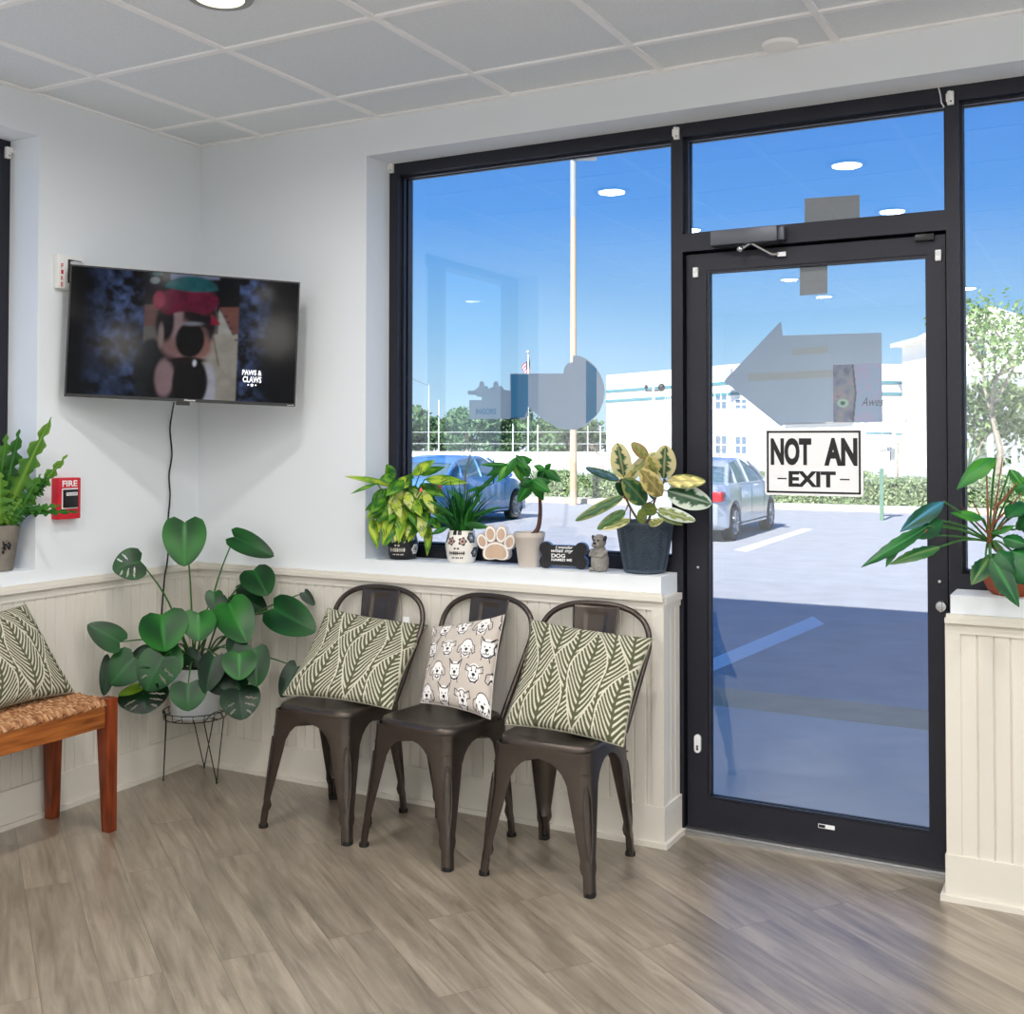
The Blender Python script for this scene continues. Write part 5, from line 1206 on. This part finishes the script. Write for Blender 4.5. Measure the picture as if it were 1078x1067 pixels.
# bird's-nest fern on the left window ledge
cl_ = Vector((-.083, -.955, LS)); fn_ = plant_root('potted_fern', 'bright wavy-leaved fern in a grey stone-look pot at the left picture edge', 'potted plant', cl_)
pot('stone_pot', [(.0001, 0), (.052, 0), (.055, .004), (.078, .165), (.079, .172), (.072, .172), (.070, .15)], fn_, 'concrete_pot'); soil(fn_, .071, .155)
b = MB(); c = cl_
for k in range(26):
    a = -.15+rg.uniform(-.22, .22); zz = .105+rg.uniform(-.03, .03); b.ell((.0675*math.cos(a), .0675*math.sin(a), zz), (.004, rg.uniform(.003, .008), rg.uniform(.003, .009)), 7, 5)
b.build('painted_emblem', 'ink', fn_)
ZF = lambda X, Y: (X/5.93, 430+Y/5.93)
def ledge(p):
    p = Vector(p)
    p.x = max(p.x, -.155) if p.y < LY1 else max(p.x, .03)
    if p.y > LY1-.03 and p.x < .03: p.y = LY1-.03
    return p
FLs = [((20, 700), (310, 55), 96, 1), ((0, 680), (120, 130), 90, 0), ((90, 700), (250, 410), 74, 2), ((140, 620), (415, 285), 62, 1), ((120, 640), (375, 600), 44, 2), ((130, 650), (488, 640), 36, 0), ((60, 560), (212, 322), 60, 3), ((-20, 640), (40, 160), 90, 2), ((10, 700), (60, 330), 110, 2), ((60, 700), (150, 420), 100, 0), ((40, 720), (130, 560), 80, 1), ((-10, 720), (0, 400), 110, 1), ((70, 720), (160, 600), 60, 2), ((10, 730), (90, 480), 100, 2), ((-60, 700), (-100, 200), 100, 1), ((-40, 700), (-30, 80), 90, 1), ((200, 540), (290, 430), 60, 0), ((-70, 700), (-260, 420), 90, 1)]
b = MB(); tn4 = [(lin((22, 72, 24)), lin((50, 108, 32))), (lin((70, 122, 40)), lin((112, 152, 54))), (lin((38, 92, 30)), lin((74, 126, 40))), (lin((60, 62, 34)), lin((92, 72, 40)))]
for i, (B_, T_, w_, k) in enumerate(FLs):
    d0 = 4.22+rg.uniform(-.03, .03); P0 = ledge(PD(*ZF(*B_), d0)); P1 = ledge(PD(*ZF(*T_), d0-rg.uniform(0, .05)))
    leaf(b, P0, P1, w_/5.93/F*d0*1.1, (CAM-P0).normalized()+Vector((0, rg.uniform(-.3, .3), .3)), 'strap', greenfn(*tn4[k], rg, tuple(x*1.25 for x in tn4[k][1]), .08), fold=.1, droop=.05, nl=70, nw=8, clamp=ledge, wave=.42, seed=i)
finish(b, 'foliage', 'leaf', fn_, fixn=False)
# ------------------------------------------------------------------ outside
GZ = -.25
b = MB(); b.box((-7, FY2, -.2), (16, 2.25, -.03)); struct(b.build('trim_11', 'sidewalk', smooth=False))
b = MB(); b.box((-7, 2.25, -.25), (16, 2.72, -.03)); struct(b.build('trim_12', 'curb', smooth=False, bevel=.01))
b = MB(); n = 12
b.grid(lambda u, v: (-60+120*u, 2.72+v*(24.2-2.72), -.14+(GZ+.14)*min(1, v*24.2/9)), 4, 24); struct(b.build('ground_1', 'asphalt', smooth=False))
b = MB(); b.box((-140, 24.2, -.5), (120, 300, GZ+.12)); struct(b.build('ground_2', 'paleground', smooth=False))
b = MB(); b.box((-140, -60, -.6), (-.6, 2.25, -.26)); b.box((-140, 2.25, -.6), (-60, 24.2, -.26)); struct(b.build('ground_3', 'asphalt', smooth=False))
def gz(y): t = (y-2.72)/(24.2-2.72); return -.14+(GZ+.14)*min(1, t*24.2/9)
b = MB(); b.box((-60, 24.0, -.3), (60, 24.2, GZ+.13)); struct(b.build('curb_1', 'curb', smooth=False))
def pz2(u, v):
    p = PZ(u, v, -.2)
    for k in range(4): p = PZ(u, v, gz(p.y))
    return p
def stripe(pts, label):
    b = MB(); P = [pz2(u, v) for u, v in pts]; n = 12
    for k in range(n):
        a = [P[0].lerp(P[3], k/n), P[1].lerp(P[2], k/n), P[1].lerp(P[2], (k+1)/n), P[0].lerp(P[3], (k+1)/n)]
        for q in a: q.z = gz(q.y)+.004
        b.face(*[b.vert(q) for q in a])
    return tag(b.build('parking_stripe', 'line', smooth=False), label, 'painted line', 'white parking lines')
stripe([(746, 695), (746, 709), (868, 657), (856, 649)], 'white painted parking line nearest the door, in the building shade')
stripe([(772, 579), (786, 581), (856, 557), (846, 556)], 'white painted parking line beside the silver car')
p0, p1 = pz2(505, 600), pz2(560, 570)
# light pole, flag pole etc
def pole(name, label, cat, u, vt, d, r, material, head=None, base_v=None, group=None):
    top = PD(u, vt, d); g = GZ+.12 if top.y > 24.2 else GZ; t = empty(name, label, cat, (top.x, top.y, g), 0, group)
    b = MB(); b.tube([(0, 0, 0), (0, 0, top.z-g)], [r, r*.72], 14); b.build('pole', material, t); return t, top.z-g
t, h = pole('lot_light_pole', 'tall tan parking-lot lamp post rising above the round sign', 'lamp post', 603.5, 166, 30, .10, 'tanpole')
b = MB(); b.tube([(0, 0, h-1.6), (0, 0, h)], .085, 14); b.build('upper_sleeve', 'polegrey', t)
b = MB(); X = Matrix.Rotation(.45, 4, 'Z'); b.box((-.05, -.18, h-.05), (.62, .18, h+.12), X); b.build('lamp_head', 'polegrey', t, bevel=.03)
t, h = pole('flag_pole', 'white flag pole with a small striped flag beyond the lot', 'flag pole', 556, 372, 62, .045, 'whitepaint')
b = MB(); b.ell((0, 0, h+.08), (.12, .12, .12)); b.build('finial', 'polegrey', t)
b = MB()
def fl(u, v): return (.06-.45*u*(1-.2*v)+.25*u*v, .12*math.sin(u*6+v*2), h-.2-.9*v*1.15-.55*u)
def flc(u, v):
    if u < .45 and v < .5: return lin((12, 20, 54))
    return lin((150, 10, 26)) if int(v*11) % 2 == 0 else lin((196, 194, 196))
b.grid(fl, 14, 22, flc); b.build('flag', vmat('flag_cloth', .8), t, solid=.02, fixn=False)
t, h = pole('camera_pole', 'thin white pole with small fixtures in front of the far building', 'pole', 688, 402, 60, .09, 'whitepaint')
b = MB(); b.box((-.45, -.05, h-.5), (.5, .05, h-.42)); b.ell((-.42, 0, h-.25), (.1, .1, .14)); b.ell((.45, 0, h-.3), (.2, .16, .22)); b.build('fixture', 'blackp', t)
for u, v in ((451.5, 405), (462, 421), (566, 447), (618.7, 448), (632, 448), (540, 446)):
    pole('fence_pole', 'thin pale net post standing before the far trees', 'post', u, v, 70, .04, 'whitepaint', group='pale posts by the far trees')
a_ = PD(451.5, 406, 70); c_ = PD(425, 395, 66); b = MB(); b.tube([a_, c_], .02, 5); tag(b.build('overhead_wire', 'polegrey'), 'overhead wire running left from the tallest thin post', 'wire')
def wallrun(name, pA, pB, h, th, material, label, cat):
    d = (pB-pA); d.z = 0; n_ = Vector((-d.y, d.x, 0)).normalized()*th; b = MB(); z0 = GZ+.11
    P = [Vector((pA.x, pA.y, z0)), Vector((pB.x, pB.y, z0))]; b.prism([P[0], P[1], P[1]+Vector((0, 0, h)), P[0]+Vector((0, 0, h))], n_); return tag(b.build(name, material, smooth=False), label, cat)
wallrun('low_wall', PD(400, 480, 66), PD(640, 480, 62), 1.0, .3, 'stucco', 'long low white wall below the far trees', 'wall')
b = MB(); A, B = PD(400, 480, 70), PD(640, 480, 66)
for z in (1.6, 2.3): b.tube([(A.x, A.y, z-.3), (B.x, B.y, z-.3)], .012, 5)
tag(b.build('fence_rail', 'whitepaint'), 'thin white rails of the fence in front of the far trees', 'fence')
# hedge
rg = random.Random(77)
def leafcloud(n, posf, size, c1, c2, b=None):
    b = b or MB()
    for i in range(n):
        p, out = posf(rg); s = size*rg.uniform(.6, 1.3); k = rg.random(); c = tuple((c1[j]*(1-k)+c2[j]*k) for j in range(3)); b.col = c
        a = Vector((rg.gauss(0, 1), rg.gauss(0, 1), rg.gauss(0, 1))).normalized(); d = a.cross(Vector((rg.gauss(0, 1), rg.gauss(0, 1), rg.gauss(0, 1)))).normalized()
        ix = [b.vert(p+a*s), b.vert(p+d*s*.45), b.vert(p-a*s), b.vert(p-d*s*.45)]; b.face(*ix)
    return b
hA, hB = PD(560, 520, 24.6), PD(1150, 520, 27.0); hy = 24.9; hx0, hx1 = -11.2, 5.0
def hpos(r):
    x = r.uniform(hx0, hx1); k = r.random(); top = .52+.07*math.sin(x*2.1)+.05*math.sin(x*5.3)
    if k < .62: return Vector((x, hy-.02+r.gauss(0, .05), GZ+.12+r.random()*(top-GZ-.12))), 0
    return Vector((x, hy+r.random()*.9, top+r.gauss(0, .04))), 0
hg = empty('clipped_hedge', 'long clipped green hedge along the far curb of the lot', 'hedge', (0, hy, GZ+.12))
hb = leafcloud(20000, hpos, .05, lin((92, 124, 74)), lin((196, 210, 160))); o = hb.build('foliage', 'leafout', fixn=False, origin=(0, hy, GZ+.12), smooth=False); o.parent = hg; o.location = (0, 0, 0)
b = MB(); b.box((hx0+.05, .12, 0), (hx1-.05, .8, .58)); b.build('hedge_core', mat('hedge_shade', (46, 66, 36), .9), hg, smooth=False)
# trees
def tree(x, y, h, cw, chh, n, size, c1, c2, label, group=None, trunk=.16, tm='bark', sparse=False, name='leafy_tree', z0=None):
    g = GZ+.12; t = empty(name, label, 'tree', (x, y, g), 0, group); b = MB(); r = random.Random(int(x*10+y)); ends = []
    def br(p, d, L_, rad, k):
        q = p+d*L_; b.tube([p, (p+q)/2+Vector((r.gauss(0, 1), r.gauss(0, 1), 0))*L_*.04, q], [rad, rad*.8, rad*.6], 6)
        if k == 0: ends.append(q); return
        for _ in range(3 if k > 1 else 2):
            nd = (d+Vector((r.gauss(0, .55), r.gauss(0, .55), r.uniform(-.1, .4)))).normalized(); br(q, nd, L_*.66, rad*.58, k-1)
        ends.append(q)
    br(Vector((0, 0, 0)), Vector((r.gauss(0, .04), r.gauss(0, .04), 1)).normalized(), h*.34, trunk, 3 if sparse else 2)
    b.build('trunk', tm, t)
    if n:
        lobes = [(Vector((r.uniform(-.5, .5)*cw, r.uniform(-.4, .4)*cw, h-chh*r.uniform(.25, .8))), r.uniform(.28, .5)*cw) for _ in range(9)]
        def pos(rr):
            if sparse and ends:
                e = rr.choice(ends); return e+Vector((rr.gauss(0, 1), rr.gauss(0, 1), rr.gauss(0, 1)))*cw*.10, 0
            c, R_ = rr.choice(lobes); v = Vector((rr.gauss(0, 1), rr.gauss(0, 1), rr.gauss(0, 1))).normalized()*R_*rr.uniform(.75, 1.05); v.z *= .8; return c+v, 0
        global rg
        old = rg; rg = r; q = leafcloud(n, pos, size, c1, c2); rg = old
        q.build('crown', 'leafout', t, fixn=False, smooth=False)
    return t
tlbl = 'dense green tree of the row beyond the far low wall'
for k, u in enumerate((418, 438, 466, 492, 518, 545, 572, 600, 622)):
    p = PD(u, 470, 84+(k % 3)*4); hh = (465-(417+5*math.sin(k*2.3)+ (14 if k > 5 else 0)))*p.y/F*1.12+1.6
    tree(p.x, p.y, hh, 3.1, hh*1.0, 1600, .26, lin((50, 88, 56)), lin((128, 158, 110)), tlbl, 'trees beyond the far low wall', .2)
p = PD(1048, 480, 36); tree(p.x, p.y, 7.4, 3.2, 4, 2600, .10, lin((92, 128, 66)), lin((170, 190, 130)), 'airy pale-trunked tree seen through the right window beside the tower', None, .13, sparse=True)
p = PD(1030, 480, 40); tree(p.x, p.y, 4.0, 2.2, 3.0, 1400, .16, lin((96, 124, 70)), lin((170, 186, 128)), 'low bushy tree under the tower with the round window', None, .08)
BTL = 'small bare leafless tree in front of the pale building'
for u, d, hh in ((652, 48, 3.0), (757, 52, 3.3), (945, 46, 4.2), (635, 52, 2.2)):
    p = PD(u, 490, d); tree(p.x, p.y, hh, 2, 1, 60, .05, lin((100, 92, 70)), lin((140, 120, 90)), BTL, 'bare trees before the pale building', .05, sparse=True, name='bare_tree')
# palm fan low behind the hedge, right window
p = PD(1020, 480, 34); t = empty('fan_palm', 'spiky pale palm low in the right window', 'palm', (p.x, p.y, GZ+.12)); b = MB(); rr = random.Random(6)
for k in range(46):
    a = rr.random()*2*PI; e = rr.uniform(.1, 1.3); dd = Vector((math.cos(a)*math.cos(e), math.sin(a)*math.cos(e), math.sin(e))); c0 = Vector((0, 0, .7)); n0 = len(b.v); b.col = jit(lin((136, 158, 122)), rr, .3)
    leaf(b, c0, c0+dd*rr.uniform(.7, 1.3), .07, (0, 0, 1), 'grass', None, droop=.25, nl=6, nw=2)
b.build('fronds', 'leafout', t, fixn=False); b = MB(); b.tube([(0, 0, 0), (0, 0, .7)], .09, 8); b.build('trunk', 'bark', t)
# ------------------------------------------------------------------ far building
bld = empty('office_building', 'long two-storey white building with teal bands across the street', 'building', (0, 0, 0))
def wallseg(u0, vt0, d0, u1, vt1, d1, thick=8):
    A, B = PD(u0, vt0, d0), PD(u1, vt1, d1); return A, B
def face(A, B): 
    d = Vector((B.x-A.x, B.y-A.y, 0)); L_ = d.length; d.normalize(); n_ = Vector((d.y, -d.x, 0)); 
    if n_.dot(CAM-A) < 0: n_ = -n_
    return d, n_, L_
segs = [((638.5, 395, 84), (800, 381, 78)), ((800, 381, 78), (984, 384, 80))]
b = MB(); tb_ = MB(); wins = []
for (u0, v0, d0), (u1, v1, d1) in segs:
    A, B = PD(u0, v0, d0), PD(u1, v1, d1); d, n_, L_ = face(A, B); zt = A.z; ztb = B.z
    b.prism([(A.x, A.y, GZ), (B.x, B.y, GZ), (B.x, B.y, B.z), (A.x, A.y, A.z)], -n_*9)
    for fr0, fr1 in ((.165, .195), (.275, .305)):             # teal bands, as a share of the wall height
        za0, za1 = A.z-(A.z-GZ)*fr0, A.z-(A.z-GZ)*fr1; zb0, zb1 = B.z-(B.z-GZ)*fr0, B.z-(B.z-GZ)*fr1
        tb_.prism([(A.x, A.y, za1), (B.x, B.y, zb1), (B.x, B.y, zb0), (A.x, A.y, za0)], n_*.12)
b.build('wall', 'stucco', bld, smooth=False)['label'] = 'white stucco walls'; tb_.build('teal_band', 'teal', bld, smooth=False)
def bwin(u0, v0, u1, v1, seg, mull=True):
    (a0, b0, c0), (a1, b1, c1) = segs[seg]; A, B = PD(a0, b0, c0), PD(a1, b1, c1); d, n_, L_ = face(A, B)
    def hit(u, v): r = ray(u, v); t = (A-CAM).dot(n_)/r.dot(n_); return CAM+r*t
    P = [hit(u0, v1), hit(u1, v1), hit(u1, v0), hit(u0, v0)]
    b = MB(); b.prism(P, n_*.06); w_ = b.build('window', 'winglass', bld, smooth=False)
    f = MB(); cx0 = (P[0]+P[1])/2; cx1 = (P[3]+P[2])/2; h0 = (P[0]+P[3])/2; h1 = (P[1]+P[2])/2
    for a, c in ((cx0, cx1), (h0, h1), (P[0], P[1]), (P[1], P[2]), (P[2], P[3]), (P[3], P[0])): f.tube([a+n_*.08, c+n_*.08], .06, 4)
    f.build('window_frame', 'whitepaint', w_, smooth=False)
for w_ in ((753, 413, 766, 431, 0), (774, 420, 787, 431, 0), (753, 458, 766, 478, 0), (774, 459, 787, 478, 0), (701, 417, 706, 433, 0), (701, 459, 706, 478, 0)): bwin(*w_)
for w_ in ((884, 418, 900, 432, 1), (933, 459, 938, 490, 1), (953, 459, 966, 478, 1)): bwin(*w_)
b = MB()
for u0, u1, v in ((915, 939, 455), (946, 979, 456)):
    A, B = PD(u0, v, 77.5), PD(u1, v, 78); b.prism([A, B, B+Vector((0, 0, -.14)), A+Vector((0, 0, -.14))], (0, -1.2, 0))
b.build('awning', 'teal', bld, smooth=False)
A = PD(766, 386, 77); b = MB(); b.box((A.x-.4, A.y-.2, A.z-.8), (A.x+.3, A.y+.1, A.z-.1)); b.build('roof_vent', 'polegrey', bld, smooth=False)
# gabled tower at the right
tw = empty('gabled_tower', 'white gabled tower with a round window behind the right window tree', 'building', (0, 0, 0))
TL_, TR_ = PD(978, 352, 70), PD(1130, 352, 70); apx = PD(1045, 322, 70); b = MB()
zE = PD(1018, 352, 70).z-.2; x0, x1 = TL_.x+1.6, TR_.x; dd = Vector((TR_.x-TL_.x, TR_.y-TL_.y, 0)); dn = dd.normalized(); nn = Vector((dn.y, -dn.x, 0))
A = Vector((TL_.x, TL_.y, GZ)); LT = dd.length
def TP(s, z, o=0): return Vector((TL_.x, TL_.y, 0))+dn*s+nn*o+Vector((0, 0, z))
s_ap = (apx-TL_).dot(dn)
b.prism([TP(.4, GZ), TP(LT, GZ), TP(LT, zE), TP(.4, zE)], -nn*6); b.build('wall', 'stucco', tw, smooth=False)
b = MB(); b.prism([TP(s_ap-3.0, zE), TP(LT, zE), TP(LT, zE+.4), TP(s_ap, apx.z), TP(s_ap-3.0, zE+.35)], -nn*6); b.prism([TP(-.3, zE-.1, .3), TP(LT, zE-.1, .3), TP(LT, zE+.15, .3), TP(-.3, zE+.15, .3)], -nn*6.6); b.build('gable_roof', 'roofw', tw, smooth=False)
c = PD(1031, 368, 69.9); b = MB(); n_ = 24; cc = TP((c-TL_).dot(dn), c.z, .05); b.prism([cc+dn*(.42*math.cos(2*PI*k/n_))+Vector((0, 0, .5*math.sin(2*PI*k/n_))) for k in range(n_)], nn*.1); b.build('round_window', 'winglass', tw, smooth=False)
b = MB(); b.prism([TP(2.0, GZ, .06), TP(LT, GZ, .06), TP(LT, PD(1050, 396, 70).z, .06), TP(2.0, PD(1050, 396, 70).z, .06)], nn*.1); b.build('recessed_porch', mat('porch_grey', (150, 152, 150), .8), tw, smooth=False)
# white bollard-like posts and sign
for u, v, lb in ((1043, 457, 'white pointed post behind the hedge in the right window'), (1068, 470, 'white post at the far right edge behind the hedge')):
    p = PD(u, v, 30); t = MB(); t.box((p.x-.07, p.y-.07, GZ+.12), (p.x+.07, p.y+.07, p.z-.08)); n0 = len(t.v)
    ii = [t.vert(q) for q in ((p.x-.07, p.y-.07, p.z-.08), (p.x+.07, p.y-.07, p.z-.08), (p.x+.07, p.y+.07, p.z-.08), (p.x-.07, p.y+.07, p.z-.08), (p.x, p.y, p.z))]
    for k in range(4): t.face(ii[k], ii[(k+1) % 4], ii[4])
    tag(t.build('white_post', 'whitepaint', smooth=False), lb, 'post')
p = PD(928, 493, 24.0); t = empty('sign_post', 'green metal post with a white back-facing sign in front of the hedge', 'sign post', (p.x, p.y, gz(p.y)))
b = MB(); b.box((-.04, -.02, 0), (.04, .02, p.z-gz(p.y)+.1)); b.build('post', 'greenpost', t, smooth=False)
b = MB(); zt = PD(928, 476, 24).z-gz(p.y); b.box((-.17, -.035, zt-.34), (.17, -.021, zt+.02)); b.box((-.30, -.034, zt-.36), (-.17, -.022, zt-.10)); b.build('sign_plate', 'whitepaint', t, smooth=False)
# ------------------------------------------------------------------ cars
def car(label, loc, rz, paint, name='parked_sedan'):
    t = empty(name, label, 'car', loc, rz); L_, Wd, Hc = 4.45, 1.74, 1.38       # rear at x=0, front at x=L
    import bisect
    def itp(tb, x):
        xs = [p[0] for p in tb]; i = max(1, min(len(xs)-1, bisect.bisect(xs, x))); a, c = tb[i-1], tb[i]; k = max(0, min(1, (x-a[0])/(c[0]-a[0]))); k = k*k*(3-2*k)*.5+k*.5; return a[1]*(1-k)+c[1]*k
    top = [(0, .62), (.05, .92), (.15, .98), (.75, 1.0), (1.2, .97), (3.1, .95), (3.3, .92), (4.1, .74), (4.35, .62), (4.45, .42)]
    bot = [(0, .36), (.12, .26), (.4, .20), (4.1, .18), (4.35, .24), (4.45, .34)]
    hw = [(0, .62), (.1, .76), (.4, .85), (1, .87), (3.4, .87), (4.1, .80), (4.35, .68), (4.45, .50)]
    wx = (.86, 3.52); WR = .315
    b = MB(); n = 90; rings = []
    for i in range(n+1):
        x = L_*i/n; zt, zb, w = itp(top, x), itp(bot, x), itp(hw, x)
        for q in wx:
            if abs(x-q) < WR+.05: zb = max(zb, .30+math.sqrt(max(0, (WR+.05)**2-(x-q)**2))) if True else zb
        zm = zb+(zt-zb)*.55
        sec = [(0, zb), (w*.9, zb), (w, zb+.06*min(1, (zt-zb))), (w*1.0, zm), (w*.985, zt-.10*(zt-zb)), (w*.93, zt-.02), (w*.80, zt), (0, zt+.015)]
        ring = [b.vert((x, y, z)) for y, z in sec]+[b.vert((x, -y, z)) for y, z in sec[-2:0:-1]]; rings.append(ring)
    m_ = len(rings[0])
    for i in range(n):
        for k in range(m_): b.face(rings[i][k], rings[i][(k+1) % m_], rings[i+1][(k+1) % m_], rings[i+1][k])
    b.face(*rings[0]); b.face(*rings[-1][::-1]); b.build('body', paint, t)
    # cabin: glass-coloured greenhouse, painted roof and pillars
    def cab(x): 
        return itp([(.55, .98), (.95, 1.20), (1.35, 1.34), (1.9, Hc), (2.4, 1.36), (2.75, 1.26), (3.35, .93)], x)
    def cw_(x, z): return .80-.20*max(0, (z-.95)/.43)
    g = MB(); R_ = []; n2 = 40
    for i in range(n2+1):
        x = .55+(3.35-.55)*i/n2; z = cab(x); zb = .93; sec = [(cw_(x, zb), zb), (cw_(x, (z+zb)/2), (z+zb)/2), (cw_(x, z)*.98, z-.03*(z > 1)), (cw_(x, z)*.84, z), (0, z+.01)]
        R_.append([g.vert((x, y, z_)) for y, z_ in sec]+[g.vert((x, -y, z_)) for y, z_ in sec[-2::-1]])
    for i in range(n2):
        for k in range(8): g.face(R_[i][k], R_[i][k+1], R_[i+1][k+1], R_[i+1][k])
    g.build('window_glass', 'carglass', t)
    rf = MB(); R_ = []
    for i in range(31):
        x = 1.05+(2.62-1.05)*i/30; z = cab(x)+.012; sec = [(cw_(x, z)*1.0+.008, z-.05), (cw_(x, z)*.90, z), (0, z+.012)]
        R_.append([rf.vert((x, y, z_)) for y, z_ in sec]+[rf.vert((x, -y, z_)) for y, z_ in sec[-2::-1]])
    for i in range(30):
        for k in range(4): rf.face(R_[i][k], R_[i][k+1], R_[i+1][k+1], R_[i+1][k])
    for s in (-1, 1):
        for path in ([(.52, .96), (.80, 1.12), (1.10, 1.26)], [(1.98, .95), (2.0, 1.2), (1.98, 1.37)], [(3.3, .94), (2.95, 1.15), (2.58, 1.33)], [(1.12, .95), (1.2, 1.12), (1.15, 1.28)]):
            pts = [Vector((x, s*(cw_(x, z)+.004), z)) for x, z in path]; rf.tube(pts, .045 if path[0][0] in (.52,) else .028, 6)
        rf.tube([Vector((.6, s*.805, .955)), Vector((3.3, s*.805, .945))], .02, 6)
    rf.build('roof', paint, t)
    for q in wx:
        for s in (-1, 1):
            X = Matrix.Translation((q, s*.78, WR)) @ Matrix.Rotation(s*-PI/2, 4, 'X'); b = MB()
            for r_, z_ in (): pass
            b.lathe([(.20, .085), (WR-.03, .09), (WR, .06), (WR, -.09), (WR-.05, -.1), (.0001, -.1)], (0, 0, 0), 32, X=X, capb=False); wh = b.build('wheel', 'rubber', t)
            b = MB(); b.lathe([(.0001, .075), (.05, .08), (.06, .06), (.17, .05), (.19, .085), (.205, .087), (.205, .02), (.0001, .02)], (0, 0, 0), 28, X=X, capb=False)
            for k in range(7):
                a = 2*PI*k/7; P0 = X @ Vector((.04*math.cos(a), .04*math.sin(a), .078)); P1 = X @ Vector((.195*math.cos(a), .195*math.sin(a), .085)); b.tube([P0, P1], .024, 5)
            b.build('rim', 'alu', wh)
    for s in (-1, 1):
        b = MB(); b.box((-.005, s*.50, .68), (.05, s*.70, .86)); b.box((.02, s*.68, .69), (.30, s*.845, .85)); b.build('tail_light', 'tail', t, bevel=.03)
        for x in (1.45, 2.35): b = MB(); b.tube([(x, s*.885, .80), (x+.17, s*.885, .80)], .014, 6); b.build('door_handle', paint, t)
        b = MB(); b.ell((2.95, s*.93, .97), (.09, .10, .06), 10, 8); b.build('wing_mirror', paint, t)
        b = MB()
        for x0_, x1_ in ((1.2, 2.0), (2.0, 2.95)): b.tube([(x0_, s*.868, .30), (x0_+.01, s*.872, .9)], .004, 4)
        b.tube([(2.95, s*.868, .30), (2.95, s*.872, .9)], .004, 4); b.tube([(1.2, s*.877, .28), (3.1, s*.877, .28)], .012, 4); b.build('door_seam', 'blackp', t)
    b = MB(); b.box((-.012, -.26, .55), (.02, .26, .66)); b.build('licence_plate', 'whitepaint', t, smooth=False)
    return t
zc = -.25
rw, fw = PZ(773, 569, zc), PZ(815, 556, zc)
dr = (fw-rw); dr.z = 0; dr.normalize(); rza = math.atan2(dr.y, dr.x)
# near side is the car's right side
org = rw-dr*.86+Vector((-dr.y, dr.x, 0))*.84
car('silver four-door car parked beyond the door glass, seen from behind', Vector((org.x, org.y, gz(org.y))), rza, 'silver')
p = PZ(455, 566, zc); org2 = org-Vector((5.6, -.2, 0))
car('blue car parked behind the sill plants, partly hidden', Vector((org2.x, org2.y, gz(org2.y))), rza, 'bluecar')
